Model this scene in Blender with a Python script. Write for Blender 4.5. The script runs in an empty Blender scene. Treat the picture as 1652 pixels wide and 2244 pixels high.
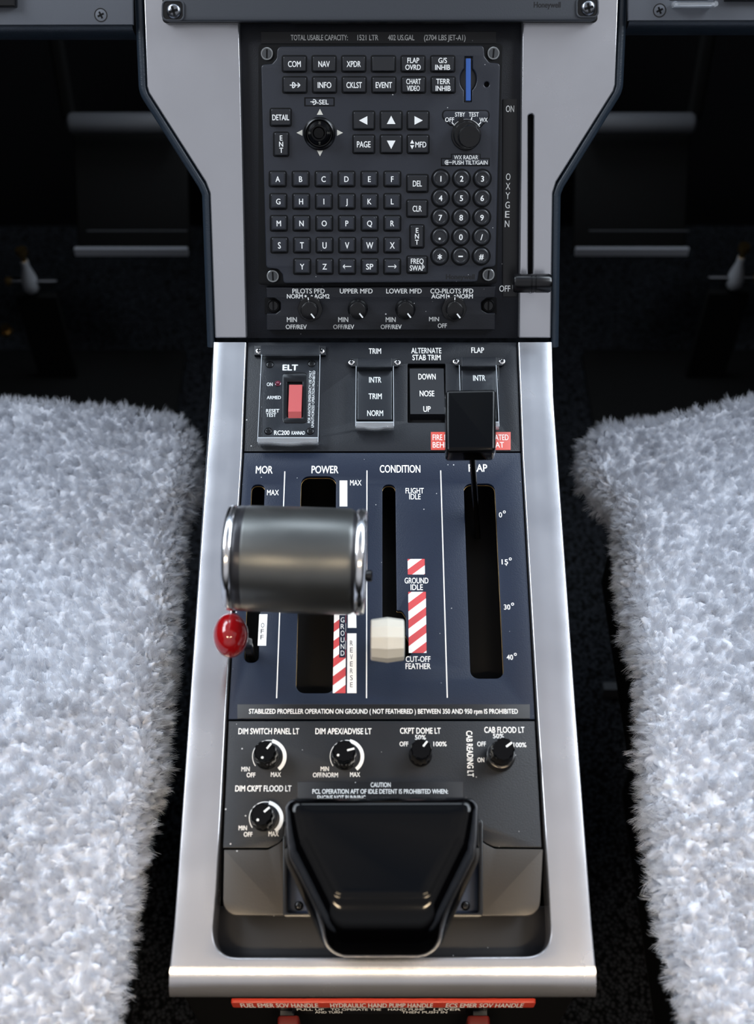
import bpy, bmesh, math, random
import numpy as np
from math import sin, cos, pi, radians, hypot, atan2, tan
from mathutils import Matrix, Vector, noise
random.seed(7)
S = bpy.context.scene
COL = S.collection
# ------------------------------------------------------------------ camera, light, exposure
PHI = radians(50.0)          # downward pitch
F = 2600.0                   # focal length in pixels of the 1652 x 2244 frame
CX, CY = 826.0, 1122.0
CAMZ = 0.96
cam = bpy.data.cameras.new('camera')
cam.sensor_fit = 'VERTICAL'; cam.sensor_height = 36.0; cam.lens = 36.0 * F / 2244.0
cam.clip_start = 0.02
cam.dof.use_dof = True; cam.dof.focus_distance = 0.735; cam.dof.aperture_fstop = 6.3
co = bpy.data.objects.new('camera', cam); COL.objects.link(co)
co.location = (0, 0, CAMZ); co.rotation_euler = (pi / 2 - PHI, 0, 0)
S.camera = co
S.view_settings.view_transform = 'Standard'; S.view_settings.look = 'None'
S.view_settings.gamma = 1.0; S.view_settings.use_curve_mapping = False
S.view_settings.exposure = 0.0

W = bpy.data.worlds.new('sky'); S.world = W; W.use_nodes = True
nt = W.node_tree; nt.nodes.clear()
def wn(t): return nt.nodes.new(t)
tc = wn('ShaderNodeTexCoord'); sep = wn('ShaderNodeSeparateXYZ')
rampz = wn('ShaderNodeValToRGB'); rampy = wn('ShaderNodeValToRGB')
mul = wn('ShaderNodeMixRGB'); mul.blend_type = 'MULTIPLY'; mul.inputs[0].default_value = 1
bg = wn('ShaderNodeBackground'); wo = wn('ShaderNodeOutputWorld')
mz = wn('ShaderNodeMapRange'); mz.inputs[1].default_value = -1; mz.inputs[2].default_value = 1
my = wn('ShaderNodeMapRange'); my.inputs[1].default_value = -1; my.inputs[2].default_value = 1
L_ = nt.links.new
L_(tc.outputs['Generated'], sep.inputs[0])
L_(sep.outputs[2], mz.inputs[0]); L_(mz.outputs[0], rampz.inputs[0])
L_(sep.outputs[1], my.inputs[0]); L_(my.outputs[0], rampy.inputs[0])
r = rampz.color_ramp
r.elements[0].position = .48; r.elements[0].color = (0.004, .004, .004, 1)
r.elements[1].position = .66; r.elements[1].color = (1, 1, 1, 1)
e_ = r.elements.new(.82); e_.color = (.95, .95, .95, 1)
e_ = r.elements.new(.97); e_.color = (.95, .95, .95, 1)
r = rampy.color_ramp
r.elements[0].position = .05; r.elements[0].color = (.55, .565, .61, 1)
r.elements[1].position = .95; r.elements[1].color = (.36, .45, .60, 1)
for p_, c_ in ((.28, (.42, .43, .46)), (.42, (.66, .65, .67)), (.50, (.46, .48, .54)), (.58, (.27, .33, .44)), (.66, (.42, .48, .56))):
    e_ = r.elements.new(p_); e_.color = (*c_, 1)
L_(rampz.outputs[0], mul.inputs[1]); L_(rampy.outputs[0], mul.inputs[2])
L_(mul.outputs[0], bg.inputs[0]); bg.inputs[1].default_value = 1.0
L_(bg.outputs[0], wo.inputs[0])

def area(name, loc, target, sx, sy, energy, color, spread=180):
    l = bpy.data.lights.new(name, 'AREA'); l.shape = 'RECTANGLE'; l.size = sx; l.size_y = sy
    l.energy = energy; l.color = color; l.spread = radians(spread)
    o = bpy.data.objects.new(name, l); COL.objects.link(o); o.location = loc
    d = Vector(target) - Vector(loc); o.rotation_euler = d.to_track_quat('-Z', 'Y').to_euler()
    return o
area('windshield_left', (-.72, 1.02, 1.38), (-.3, .5, .35), .6, .4, 9, (.80, .90, 1))
area('windshield_right', (.72, 1.02, 1.38), (.3, .5, .35), .6, .4, 9, (.80, .90, 1))
area('windshield_center', (0, 1.3, 1.5), (0, .4, .5), .5, .35, 3.6, (.80, .90, 1))
area('side_window_left', (-.85, .48, 1.32), (-.1, .5, .40), .5, .4, 8.5, (.85, .92, 1))
area('side_window_right', (.85, .48, 1.32), (.1, .5, .40), .5, .4, 8.5, (.85, .92, 1))
for sx_ in (-1, 1): area('cabin_ceiling_light', (sx_ * .36, -.62, 1.6), (sx_ * .1, .06, .35), .40, .05, .55, (1, .78, .52), 33)

# ------------------------------------------------------------------ frames (pixels of the photo <-> real planes, in mm)
SP, CP = sin(PHI), cos(PHI)
def c2w(x, a, b):            # camera right / up / forward -> world, mm
    return Vector((x, a * SP + b * CP, a * CP - b * SP + CAMZ * 1000))
class Frame:
    def __init__(s, a, b, ex, ey, ez, o):
        s.o = Vector(o); s.ex = Vector(ex); s.ey = Vector(ey); s.ez = Vector(ez)
        s.M = Matrix(((s.ex.x, s.ey.x, s.ez.x, s.o.x), (s.ex.y, s.ey.y, s.ez.y, s.o.y), (s.ex.z, s.ey.z, s.ez.z, s.o.z), (0, 0, 0, 1)))
    def m(s, px, py, h=0.0):
        C = Vector((0, 0, CAMZ * 1000))
        d = c2w((px - CX) / F, (CY - py) / F, 1) - C
        t = ((s.o + s.ez * h) - C).dot(s.ez) / d.dot(s.ez)
        p = C + d * t - s.o
        return (p.dot(s.ex), p.dot(s.ey))
    def sc(s, px, py, h=0.0):
        a = s.m(px, py, h); b = s.m(px + 1, py, h); c = s.m(px, py - 1, h)
        return (b[0] - a[0], c[1] - a[1])
def mk(top, bot):            # a plane through two (up, forward) points of the camera's mid plane
    da, db = bot[0] - top[0], bot[1] - top[1]; n = hypot(da, db); da /= n; db /= n
    na, nb = (db, -da) if -da < 0 and True else (-db, da)
    if nb > 0: na, nb = -na, -nb
    z = Vector((0, 0, CAMZ * 1000))
    o = c2w(0, *bot)
    return Frame(0, 0, (1, 0, 0), c2w(0, -da, -db) - z, c2w(0, na, nb) - z, o)
U = mk((281, 715), (112, 765.9))          # upper pedestal face
L = mk((109.7, 767), (-236.1, 609))       # lower pedestal face
class WF:                                  # world frame, mm
    M = Matrix.Identity(4)
WD = WF()
def wp(px, py, Y=None, Z=None, X=None):
    C = Vector((0, 0, CAMZ * 1000)); d = c2w((px - CX) / F, (CY - py) / F, 1) - C
    if Y is not None: t = (Y - C.y) / d.y
    elif Z is not None: t = (Z - C.z) / d.z
    else: t = X / d.x
    return C + d * t

# ------------------------------------------------------------------ materials
MATS = {}
def mat(name, col, rough=.5, metal=0.0, spec=.5, bump=0, bscale=800, dust=0, var=0, coat=0, sheen=0):
    m = bpy.data.materials.new(name); m.use_nodes = True; t = m.node_tree; b = t.nodes['Principled BSDF']
    b.inputs['Base Color'].default_value = (*col, 1); b.inputs['Roughness'].default_value = rough
    b.inputs['Metallic'].default_value = metal; b.inputs['Specular IOR Level'].default_value = spec
    b.inputs['Coat Weight'].default_value = coat; b.inputs['Coat Roughness'].default_value = .05
    b.inputs['Sheen Weight'].default_value = sheen
    tc = t.nodes.new('ShaderNodeTexCoord')
    last = None
    if var:
        n = t.nodes.new('ShaderNodeTexNoise'); n.inputs['Scale'].default_value = 30; n.inputs['Detail'].default_value = 5
        t.links.new(tc.outputs['Object'], n.inputs['Vector'])
        x = t.nodes.new('ShaderNodeMixRGB'); x.inputs[1].default_value = (*[c * (1 - var) for c in col], 1); x.inputs[2].default_value = (*[min(1, c * (1 + var)) for c in col], 1)
        t.links.new(n.outputs[0], x.inputs[0]); last = x.outputs[0]
        rr = t.nodes.new('ShaderNodeMapRange'); rr.inputs[3].default_value = max(.02, rough - .08); rr.inputs[4].default_value = rough + .1
        t.links.new(n.outputs[0], rr.inputs[0]); t.links.new(rr.outputs[0], b.inputs['Roughness'])
    if dust:
        v = t.nodes.new('ShaderNodeTexVoronoi'); v.inputs['Scale'].default_value = 270
        t.links.new(tc.outputs['Object'], v.inputs['Vector'])
        s2 = t.nodes.new('ShaderNodeSeparateColor'); t.links.new(v.outputs['Color'], s2.inputs[0])
        sz = t.nodes.new('ShaderNodeMath'); sz.operation = 'MULTIPLY'; sz.inputs[1].default_value = .13; t.links.new(s2.outputs[1], sz.inputs[0])
        lt = t.nodes.new('ShaderNodeMath'); lt.operation = 'LESS_THAN'; t.links.new(v.outputs['Distance'], lt.inputs[0]); t.links.new(sz.outputs[0], lt.inputs[1])
        g = t.nodes.new('ShaderNodeMath'); g.operation = 'GREATER_THAN'; g.inputs[1].default_value = 1 - dust; t.links.new(s2.outputs[0], g.inputs[0])
        mm = t.nodes.new('ShaderNodeMath'); mm.operation = 'MULTIPLY'; t.links.new(lt.outputs[0], mm.inputs[0]); t.links.new(g.outputs[0], mm.inputs[1])
        x = t.nodes.new('ShaderNodeMixRGB'); x.inputs[1].default_value = (*col, 1); x.inputs[2].default_value = (.5, .5, .5, 1)
        if last: t.links.new(last, x.inputs[1])
        t.links.new(mm.outputs[0], x.inputs[0]); last = x.outputs[0]
    if last: t.links.new(last, b.inputs['Base Color'])
    if bump:
        n = t.nodes.new('ShaderNodeTexNoise'); n.inputs['Scale'].default_value = bscale; n.inputs['Detail'].default_value = 3
        t.links.new(tc.outputs['Object'], n.inputs['Vector'])
        bp = t.nodes.new('ShaderNodeBump'); bp.inputs['Strength'].default_value = bump; bp.inputs['Distance'].default_value = .0005
        t.links.new(n.outputs[0], bp.inputs['Height']); t.links.new(bp.outputs[0], b.inputs['Normal'])
    MATS[name] = m
    return m
SILVER = mat('silver_paint', (.49, .49, .515), .24, .82, bump=.02, bscale=60, var=.05)
PANEL = mat('black_panel_paint', (.007, .0085, .012), .42, spec=.34, bump=.25, bscale=1500, dust=.16)
KEYPANEL = mat('keyboard_plastic', (.0175, .020, .028), .38, bump=.12, bscale=1800, dust=.06)
SKYTINTP = mat('sky_tinted_black_paint', (.0060, .0122, .030), .40, spec=.36, bump=.25, bscale=1500, dust=.2)  # black paint; bluish sky reflection is put into the base colour
BACKP = mat('back_panel_paint', (.007, .008, .012), .42, spec=.32, bump=.2, bscale=1500, dust=.12)
KEY = mat('key_plastic', (.012, .013, .016), .3, spec=.5)
GROOVE = mat('deep_black', (.0015, .0015, .002), .6, spec=.2)
KNOB = mat('knob_black', (.003, .003, .0036), .25, spec=.4)
PLAC = mat('placard_black', (.007, .007, .0085), .35, spec=.35, dust=.1)
DARKRED = mat('dark_red_handle', (.10, .006, .004), .45)
DIMP = mat('dimmer_panel_paint', (.0085, .0095, .0135), .38, spec=.4, bump=.2, bscale=1500, dust=.2)
GLOSS = mat('gloss_black', (.0005, .0005, .0007), .10, spec=.24)
WHITE = mat('white_paint', (.86, .86, .84), .5)
IVORY = mat('ivory_plastic', (.62, .60, .53), .35, var=.06)
REDK = mat('red_gloss', (.27, .004, .006), .12, coat=.5)
REDSW = mat('red_switch', (.55, .09, .085), .4)
REDPL = mat('red_placard', (.52, .05, .03), .4)
CHROME = mat('bright_metal', (.75, .75, .76), .18, 1.0)
STEEL = mat('dark_steel', (.20, .21, .23), .3, 1.0)
GUN = mat('worn_grip_metal', (.115, .118, .115), .33, .85, bump=.05, bscale=200, var=.18)
WEAR = mat('worn_black_rim', (.03, .03, .034), .3, .6)
FAST = mat('fastener_steel', (.10, .105, .11), .4, .8)
FASTR = mat('fastener_ring', (.30, .31, .31), .38, .7)
BRASS = mat('brass', (.55, .36, .14), .3, 1.0)
LEATHER = mat('navy_leather', (.014, .022, .033), .38, bump=.3, bscale=900)
DARK = mat('dark_void', (.004, .004, .005), .7, spec=.15)  # near-black base puts the footwell's shade into the colour
GREYP = mat('grey_panel_paint', (.095, .102, .118), .45, bump=.1, bscale=1200, var=.04)
DISP = mat('display_bezel_paint', (.034, .038, .046), .42, bump=.1, bscale=1200)
AFT = mat('warm_tinted_black_paint', (.028, .022, .016), .40, bump=.12, bscale=900, dust=.1)  # black paint; warm cabin light is painted in as a brown base
BLUE = mat('blue_card', (.03, .10, .36), .4)
CARPET = mat('carpet', (.010, .011, .013), .95, spec=.1, bump=1.0, bscale=420)
RUBBER = mat('black_rubber', (.003, .003, .003), .7, spec=.15)
GREYM = mat('grey_metal', (.34, .35, .385), .45, .2)
TUBE = mat('grey_tube', (.075, .078, .086), .5, bump=.1)
LED = mat('led_lens', (.16, .02, .04), .1, coat=.6)
ENGR = mat('engraved_black', (.004, .004, .005), .4)
SEATB = mat('seat_black', (.004, .004, .004), .8, spec=.1)
def wool():
    m = mat('sheepskin_wool', (.545, .57, .63), .9, spec=.1, sheen=.3)
    return m
WOOL = wool()
def carp():
    t = CARPET.node_tree; b = t.nodes['Principled BSDF']; tc = t.nodes.new('ShaderNodeTexCoord')
    v = t.nodes.new('ShaderNodeTexVoronoi'); v.inputs['Scale'].default_value = 330; t.links.new(tc.outputs['Object'], v.inputs['Vector'])
    x = t.nodes.new('ShaderNodeValToRGB'); x.color_ramp.elements[0].color = (.030, .034, .042, 1); x.color_ramp.elements[1].color = (.001, .001, .001, 1); x.color_ramp.elements[1].position = .75
    t.links.new(v.outputs['Distance'], x.inputs[0]); t.links.new(x.outputs[0], b.inputs['Base Color'])
carp()
def stripes():
    m = mat('red_white_stripes', (.8, .8, .8), .45); t = m.node_tree; b = t.nodes['Principled BSDF']; tc = t.nodes.new('ShaderNodeTexCoord')
    s = t.nodes.new('ShaderNodeSeparateXYZ'); t.links.new(tc.outputs['Object'], s.inputs[0])
    a = t.nodes.new('ShaderNodeMath'); a.operation = 'MULTIPLY'; a.inputs[1].default_value = .78; t.links.new(s.outputs[0], a.inputs[0])
    d = t.nodes.new('ShaderNodeMath'); d.operation = 'SUBTRACT'; t.links.new(s.outputs[1], d.inputs[0]); t.links.new(a.outputs[0], d.inputs[1])
    e = t.nodes.new('ShaderNodeMath'); e.operation = 'MULTIPLY'; e.inputs[1].default_value = 1 / .0106; t.links.new(d.outputs[0], e.inputs[0])
    f = t.nodes.new('ShaderNodeMath'); f.operation = 'FRACT'; t.links.new(e.outputs[0], f.inputs[0])
    g = t.nodes.new('ShaderNodeMath'); g.operation = 'GREATER_THAN'; g.inputs[1].default_value = .5; t.links.new(f.outputs[0], g.inputs[0])
    x = t.nodes.new('ShaderNodeMixRGB'); x.inputs[1].default_value = (.82, .81, .80, 1); x.inputs[2].default_value = (.52, .055, .06, 1)
    t.links.new(g.outputs[0], x.inputs[0]); t.links.new(x.outputs[0], b.inputs['Base Color'])
    return m
STRIPE = stripes()
def clear():
    m = bpy.data.materials.new('clear_plastic'); m.use_nodes = True; t = m.node_tree; t.nodes.clear()
    o = t.nodes.new('ShaderNodeOutputMaterial'); x = t.nodes.new('ShaderNodeMixShader'); a = t.nodes.new('ShaderNodeBsdfTransparent'); g = t.nodes.new('ShaderNodeBsdfGlossy')
    a.inputs[0].default_value = (.95, .96, .97, 1); g.inputs['Roughness'].default_value = .06
    lw = t.nodes.new('ShaderNodeLayerWeight'); lw.inputs[0].default_value = .12
    t.links.new(lw.outputs['Fresnel'], x.inputs[0]); t.links.new(a.outputs[0], x.inputs[1]); t.links.new(g.outputs[0], x.inputs[2]); t.links.new(x.outputs[0], o.inputs[0])
    return m
CLEAR = clear()
def edgeclear():
    m = bpy.data.materials.new('clear_plastic_edge'); m.use_nodes = True; b = m.node_tree.nodes['Principled BSDF']
    b.inputs['Base Color'].default_value = (.9, .92, .95, 1); b.inputs['Transmission Weight'].default_value = .86; b.inputs['Roughness'].default_value = .03
    return m
CLEARE = edgeclear()
EDGEGLINT = mat('acrylic_edge_glint', (.42, .45, .48), .25)  # pale diffuse colour paints the bright gleam along the guards' clear edges

# ------------------------------------------------------------------ geometry helpers (mm)
def rpoly(pts, r=2.0, k=5):
    n = len(pts); out = []
    rs = r if isinstance(r, (list, tuple)) else [r] * n
    for i in range(n):
        p = Vector(pts[i]); a = Vector(pts[i - 1]) - p; b = Vector(pts[(i + 1) % n]) - p
        la, lb = a.length, b.length
        if rs[i] <= 0 or la < 1e-6 or lb < 1e-6: out.append((p.x, p.y)); continue
        a /= la; b /= lb; ang = math.acos(max(-1, min(1, a.dot(b))))
        if abs(ang - pi) < .02: out.append((p.x, p.y)); continue
        d = min(rs[i] / tan(ang / 2), la * .48, lb * .48); rr = d * tan(ang / 2)
        c = p + (a + b).normalized() * (rr / sin(ang / 2))
        s = p + a * d - c; e = p + b * d - c
        a0 = atan2(s.y, s.x); a1 = atan2(e.y, e.x); da = (a1 - a0 + pi) % (2 * pi) - pi
        for j in range(k + 1):
            t = a0 + da * j / k; out.append((c.x + rr * cos(t), c.y + rr * sin(t)))
    return out
def circ(x, y, r, n=32, ry=None): return [(x + r * cos(2 * pi * i / n), y + (ry or r) * sin(2 * pi * i / n)) for i in range(n)]
class G:
    def __init__(s): s.v = []; s.f = []; s.mi = []; s.mats = []
    def _m(s, m):
        if m not in s.mats: s.mats.append(m)
        return s.mats.index(m)
    def add(s, v, f, m, T=None):
        b = len(s.v); k = s._m(m)
        s.v += [tuple(T @ Vector(p)) if T else tuple(p) for p in v]
        for q in f: s.f.append([b + i for i in q]); s.mi.append(k)
        return s
    def plate(s, out, m, h0, h1, holes=(), bev=.4, res=1, T=None):
        cu = bpy.data.curves.new('c', 'CURVE'); cu.dimensions = '2D'; cu.fill_mode = 'BOTH'
        bev = min(bev, (h1 - h0) / 2 * .98)
        cu.extrude = (h1 - h0) / 2 - bev; cu.bevel_depth = bev; cu.offset = -bev; cu.bevel_resolution = res
        for pts in (out, *holes):
            sp = cu.splines.new('POLY'); sp.points.add(len(pts) - 1); sp.use_cyclic_u = True
            for p, q in zip(sp.points, pts): p.co = (q[0], q[1], 0, 1)
        o = bpy.data.objects.new('c', cu); me = bpy.data.meshes.new_from_object(o)
        z = (h0 + h1) / 2
        s.add([(v.co.x, v.co.y, v.co.z + z) for v in me.vertices], [list(p.vertices) for p in me.polygons], m, T)
        bpy.data.meshes.remove(me); bpy.data.objects.remove(o); bpy.data.curves.remove(cu)
        return s
    def flat(s, pts, m, h): return s.add([(p[0], p[1], h) for p in pts], [list(range(len(pts)))], m)
    def lathe(s, prof, m, x=0, y=0, z=0, n=32, T=None, flute=0, fn=0, sx=1, sy=1):
        v = []; f = []
        for r, h in prof:
            for i in range(n):
                a = 2 * pi * i / n; rr = r * (1 + (flute * cos(fn * a) if r > .01 else 0)); v.append((x + rr * cos(a) * sx, y + rr * sin(a) * sy, z + h))
        for j in range(len(prof) - 1):
            for i in range(n): f.append([j * n + i, j * n + (i + 1) % n, (j + 1) * n + (i + 1) % n, (j + 1) * n + i])
        f.append(list(range(n))[::-1]); f.append([(len(prof) - 1) * n + i for i in range(n)])
        return s.add(v, f, m, T)
    def box(s, a, b, m, T=None):
        x0, y0, z0 = a; x1, y1, z1 = b
        v = [(x0, y0, z0), (x1, y0, z0), (x1, y1, z0), (x0, y1, z0), (x0, y0, z1), (x1, y0, z1), (x1, y1, z1), (x0, y1, z1)]
        return s.add(v, [[3, 2, 1, 0], [4, 5, 6, 7], [0, 1, 5, 4], [1, 2, 6, 5], [2, 3, 7, 6], [3, 0, 4, 7]], m, T)
    def bar(s, p, q, w, t, m, n=4):       # bar between two points, w across x, t across the other axis
        p = Vector(p); q = Vector(q); d = (q - p).normalized(); ax = Vector((1, 0, 0)); ax = (ax - d * ax.dot(d)).normalized(); ay = d.cross(ax)
        T = Matrix(((ax.x, ay.x, d.x, p.x), (ax.y, ay.y, d.y, p.y), (ax.z, ay.z, d.z, p.z), (0, 0, 0, 1)))
        l = (q - p).length
        return s.plate(rpoly([(-w / 2, -t / 2), (w / 2, -t / 2), (w / 2, t / 2), (-w / 2, t / 2)], min(w, t) * .25, 3), m, 0, l, T=T, bev=min(w, t) * .1)
    def loft(s, loops, m, cap=True):
        n = len(loops[0]); v = [p for l in loops for p in l]; f = []
        for j in range(len(loops) - 1):
            for i in range(n): f.append([j * n + i, j * n + (i + 1) % n, (j + 1) * n + (i + 1) % n, (j + 1) * n + i])
        if cap: f.append(list(range(n))[::-1]); f.append([(len(loops) - 1) * n + i for i in range(n)])
        return s.add(v, f, m)
    def strip(s, rows, m):                # open grid
        n = len(rows[0]); v = [p for l in rows for p in l]
        f = [[j * n + i, j * n + i + 1, (j + 1) * n + i + 1, (j + 1) * n + i] for j in range(len(rows) - 1) for i in range(n - 1)]
        return s.add(v, f, m)
ORG = {}
def props(o, label=None, cat=None, group=None, kind=None):
    if label: o['label'] = label
    if cat: o['category'] = cat
    if group: o['group'] = group
    if kind: o['kind'] = kind
def thing(name, fr, org, label, cat, group=None):
    o = bpy.data.objects.new(name, None); COL.objects.link(o); o.empty_display_size = .02
    M = fr.M @ Matrix.Translation(Vector(org)); M = M.copy(); M.translation = M.translation * .001
    o.matrix_world = M; ORG[o.name] = Vector(org); props(o, label, cat, group); return o
def mesh_of(name, g, org, ang=35, flat=False):
    me = bpy.data.meshes.new(name)
    me.from_pydata([((p[0] - org[0]) * .001, (p[1] - org[1]) * .001, (p[2] - org[2]) * .001) for p in g.v], [], g.f)
    for m in g.mats: me.materials.append(m)
    for p, k in zip(me.polygons, g.mi): p.material_index = k; p.use_smooth = not flat
    bm = bmesh.new(); bm.from_mesh(me); bmesh.ops.remove_doubles(bm, verts=bm.verts, dist=2e-6); bmesh.ops.recalc_face_normals(bm, faces=bm.faces); bm.to_mesh(me); bm.free()
    if not flat: me.set_sharp_from_angle(angle=radians(ang))
    me.update(); return me
def part(name, g, parent, ang=35, label=None, flat=False):
    org = ORG[parent.name]
    o = bpy.data.objects.new(name, mesh_of(name, g, org, ang, flat)); COL.objects.link(o); o.parent = parent; ORG[o.name] = org
    if label: o['label'] = label
    return o
def solo(name, g, fr, org, label=None, cat=None, group=None, kind=None, ang=35):
    o = bpy.data.objects.new(name, mesh_of(name, g, org, ang)); COL.objects.link(o)
    M = fr.M @ Matrix.Translation(Vector(org)); M = M.copy(); M.translation = M.translation * .001; o.matrix_world = M
    ORG[o.name] = Vector(org); props(o, label, cat, group, kind); return o
def fpart(name, g, fr, org, parent, ang=35, label=None):
    o = solo(name, g, fr, org, label, ang=ang); o.parent = parent; o.matrix_parent_inverse = parent.matrix_world.inverted(); return o
def px(fr, pts, h=0): return [fr.m(a, b, h) for a, b in pts]
def rect(fr, cx, cy, w, h, z=0, r=.8, k=4):
    return rpoly(px(fr, [(cx - w / 2, cy + h / 2), (cx + w / 2, cy + h / 2), (cx + w / 2, cy - h / 2), (cx - w / 2, cy - h / 2)], z), r, k)
def box4(fr, x0, y0, x1, y1, z=0, r=.5): return rect(fr, (x0 + x1) / 2, (y0 + y1) / 2, x1 - x0, y1 - y0, z, r)
# ---- lettering
_tc = {}
def glyphs(s, bold, ls):
    k = (s, bold, ls)
    if k not in _tc:
        c = bpy.data.curves.new('t', 'FONT'); c.body = s; c.offset = 0; c.align_x = 'CENTER'; c.space_line = ls; c.resolution_u = 4
        o = bpy.data.objects.new('t', c); me = bpy.data.meshes.new_from_object(o)
        V = [v.co.copy() for v in me.vertices]; P = [list(p.vertices) for p in me.polygons]; n = len(V); vv = []; ff = []
        offs = [(-bold, 0), (bold, 0), (0, bold * .7), (0, -bold * .7)] if bold > .002 else [(0, 0)]
        for i, (dx, dy) in enumerate(offs):
            vv += [Vector((p.x + dx, p.y + dy, -i * .012)) for p in V]; ff += [[a + n * i for a in q] for q in P]
        _tc[k] = (vv, ff)
        bpy.data.meshes.remove(me); bpy.data.objects.remove(o); bpy.data.curves.remove(c)
    return _tc[k]
CAP = .729
def T(parent, fr, s, cx, cy, hpx, wpx=None, z=0, m=None, rot=0, bold=.018, cond=.82, fit=False, ls=1.0, name='lettering'):
    m = m or WHITE
    v, f = glyphs(s, bold, ls)
    x0 = min(p.x for p in v); x1 = max(p.x for p in v); y0 = min(p.y for p in v); y1 = max(p.y for p in v)
    ox, oy = fr.m(cx, cy, z); ax, ay = fr.sc(cx, cy, z)
    if rot in (90, -90): ax, ay = ay, ax
    H = hpx * ay
    if fit: ky = H / (y1 - y0); my_ = (y0 + y1) / 2
    else:
        ky = H / CAP; my_ = CAP / 2 if '\n' not in s else (y0 + y1) / 2
    kx = wpx * ax / (x1 - x0) if wpx else ky * cond * ax / ay
    c, sn = cos(radians(rot)), sin(radians(rot)); out = []
    for p in v:
        X = (p.x - (x0 + x1) / 2) * kx; Y = (p.y - my_) * ky
        out.append((ox + X * c - Y * sn, oy + X * sn + Y * c, z + .06 + p.z))
    return part(name, G().add(out, f, m), parent, flat=True)
def polyT(parent, fr, polys, z, m=None, name='lettering'):
    g = G()
    for pts in polys: g.flat(px(fr, pts, z), m or WHITE, z + .05)
    return part(name, g, parent, flat=True)
def arc(cx, cy, r0, r1, a0, a1, n=24, ky=1):
    a = [radians(a0 + (a1 - a0) * i / n) for i in range(n + 1)]
    return [[(cx + r0 * cos(a[i]), cy - r0 * sin(a[i]) * ky), (cx + r1 * cos(a[i]), cy - r1 * sin(a[i]) * ky), (cx + r1 * cos(a[i + 1]), cy - r1 * sin(a[i + 1]) * ky), (cx + r0 * cos(a[i + 1]), cy - r0 * sin(a[i + 1]) * ky)] for i in range(n)]
def line(x0, y0, x1, y1, w):
    d = hypot(x1 - x0, y1 - y0); nx, ny = -(y1 - y0) / d * w / 2, (x1 - x0) / d * w / 2
    return [(x0 + nx, y0 + ny), (x1 + nx, y1 + ny), (x1 - nx, y1 - ny), (x0 - nx, y0 - ny)]
def tri(cx, cy, r, d):
    b = {'l': [(-1, 0), (.75, -.9), (.75, .9)], 'r': [(1, 0), (-.75, .9), (-.75, -.9)], 'u': [(0, -1), (.9, .75), (-.9, .75)], 'd': [(0, 1), (-.9, -.75), (.9, -.75)]}[d]
    return [(cx + p[0] * r, cy + p[1] * r) for p in b]
# ---- fasteners
def cross_screw(parent, fr, cx, cy, rpx, z, m, dome=.8, rot=20, name='screw', label=None):
    x, y = fr.m(cx, cy, z); r = rpx * fr.sc(cx, cy, z)[0]
    g = G().lathe([(r, -.5), (r, .15), (r * .93, dome * .45), (r * .7, dome * .85), (r * .35, dome), (.01, dome)], m, x, y, z, 24)
    for a in (rot, rot + 90):
        c, s = cos(radians(a)), sin(radians(a)); l, w = r * .62, r * .17
        g.add([(x + i * l * c - j * w * s, y + i * l * s + j * w * c, z + dome + .06) for i, j in ((-1, -1), (1, -1), (1, 1), (-1, 1))], [[0, 1, 2, 3]], GROOVE)
    return part(name, g, parent, label=label)
def slot_screw(parent, fr, cx, cy, rpx, z, m, ring, name='quarter_turn_fastener', rot=90):
    x, y = fr.m(cx, cy, z); r = rpx * fr.sc(cx, cy, z)[0]
    g = G().lathe([(r, -.5), (r, .6), (r * .92, .9), (r * .8, .9), (r * .76, .35), (.01, .35)], ring, x, y, z, 28)
    g.lathe([(r * .72, .3), (r * .7, .75), (.01, .75)], m, x, y, z, 24)
    c, s = cos(radians(rot)), sin(radians(rot)); l, w = r * .68, r * .13
    g.add([(x + i * l * c - j * w * s, y + i * l * s + j * w * c, z + .82) for i, j in ((-1, -1), (1, -1), (1, 1), (-1, 1))], [[0, 1, 2, 3]], GROOVE)
    return part(name, g, parent)

# ================================================================== THE SETTING
def wbox(a, b, m): return G().box(a, b, m)
solo('floor', wbox((-720, -300, -20), (720, 1450, 0), CARPET), WD, (0, 500, 0), kind='structure')
solo('wall_front', wbox((-720, 1300, 0), (720, 1320, 900), DARK), WD, (0, 1300, 0), kind='structure')
solo('wall_left', wbox((-740, -300, 0), (-720, 1320, 900), DARK), WD, (-730, 500, 0), kind='structure')
solo('wall_right', wbox((720, -300, 0), (740, 1320, 900), DARK), WD, (730, 500, 0), kind='structure')

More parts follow.
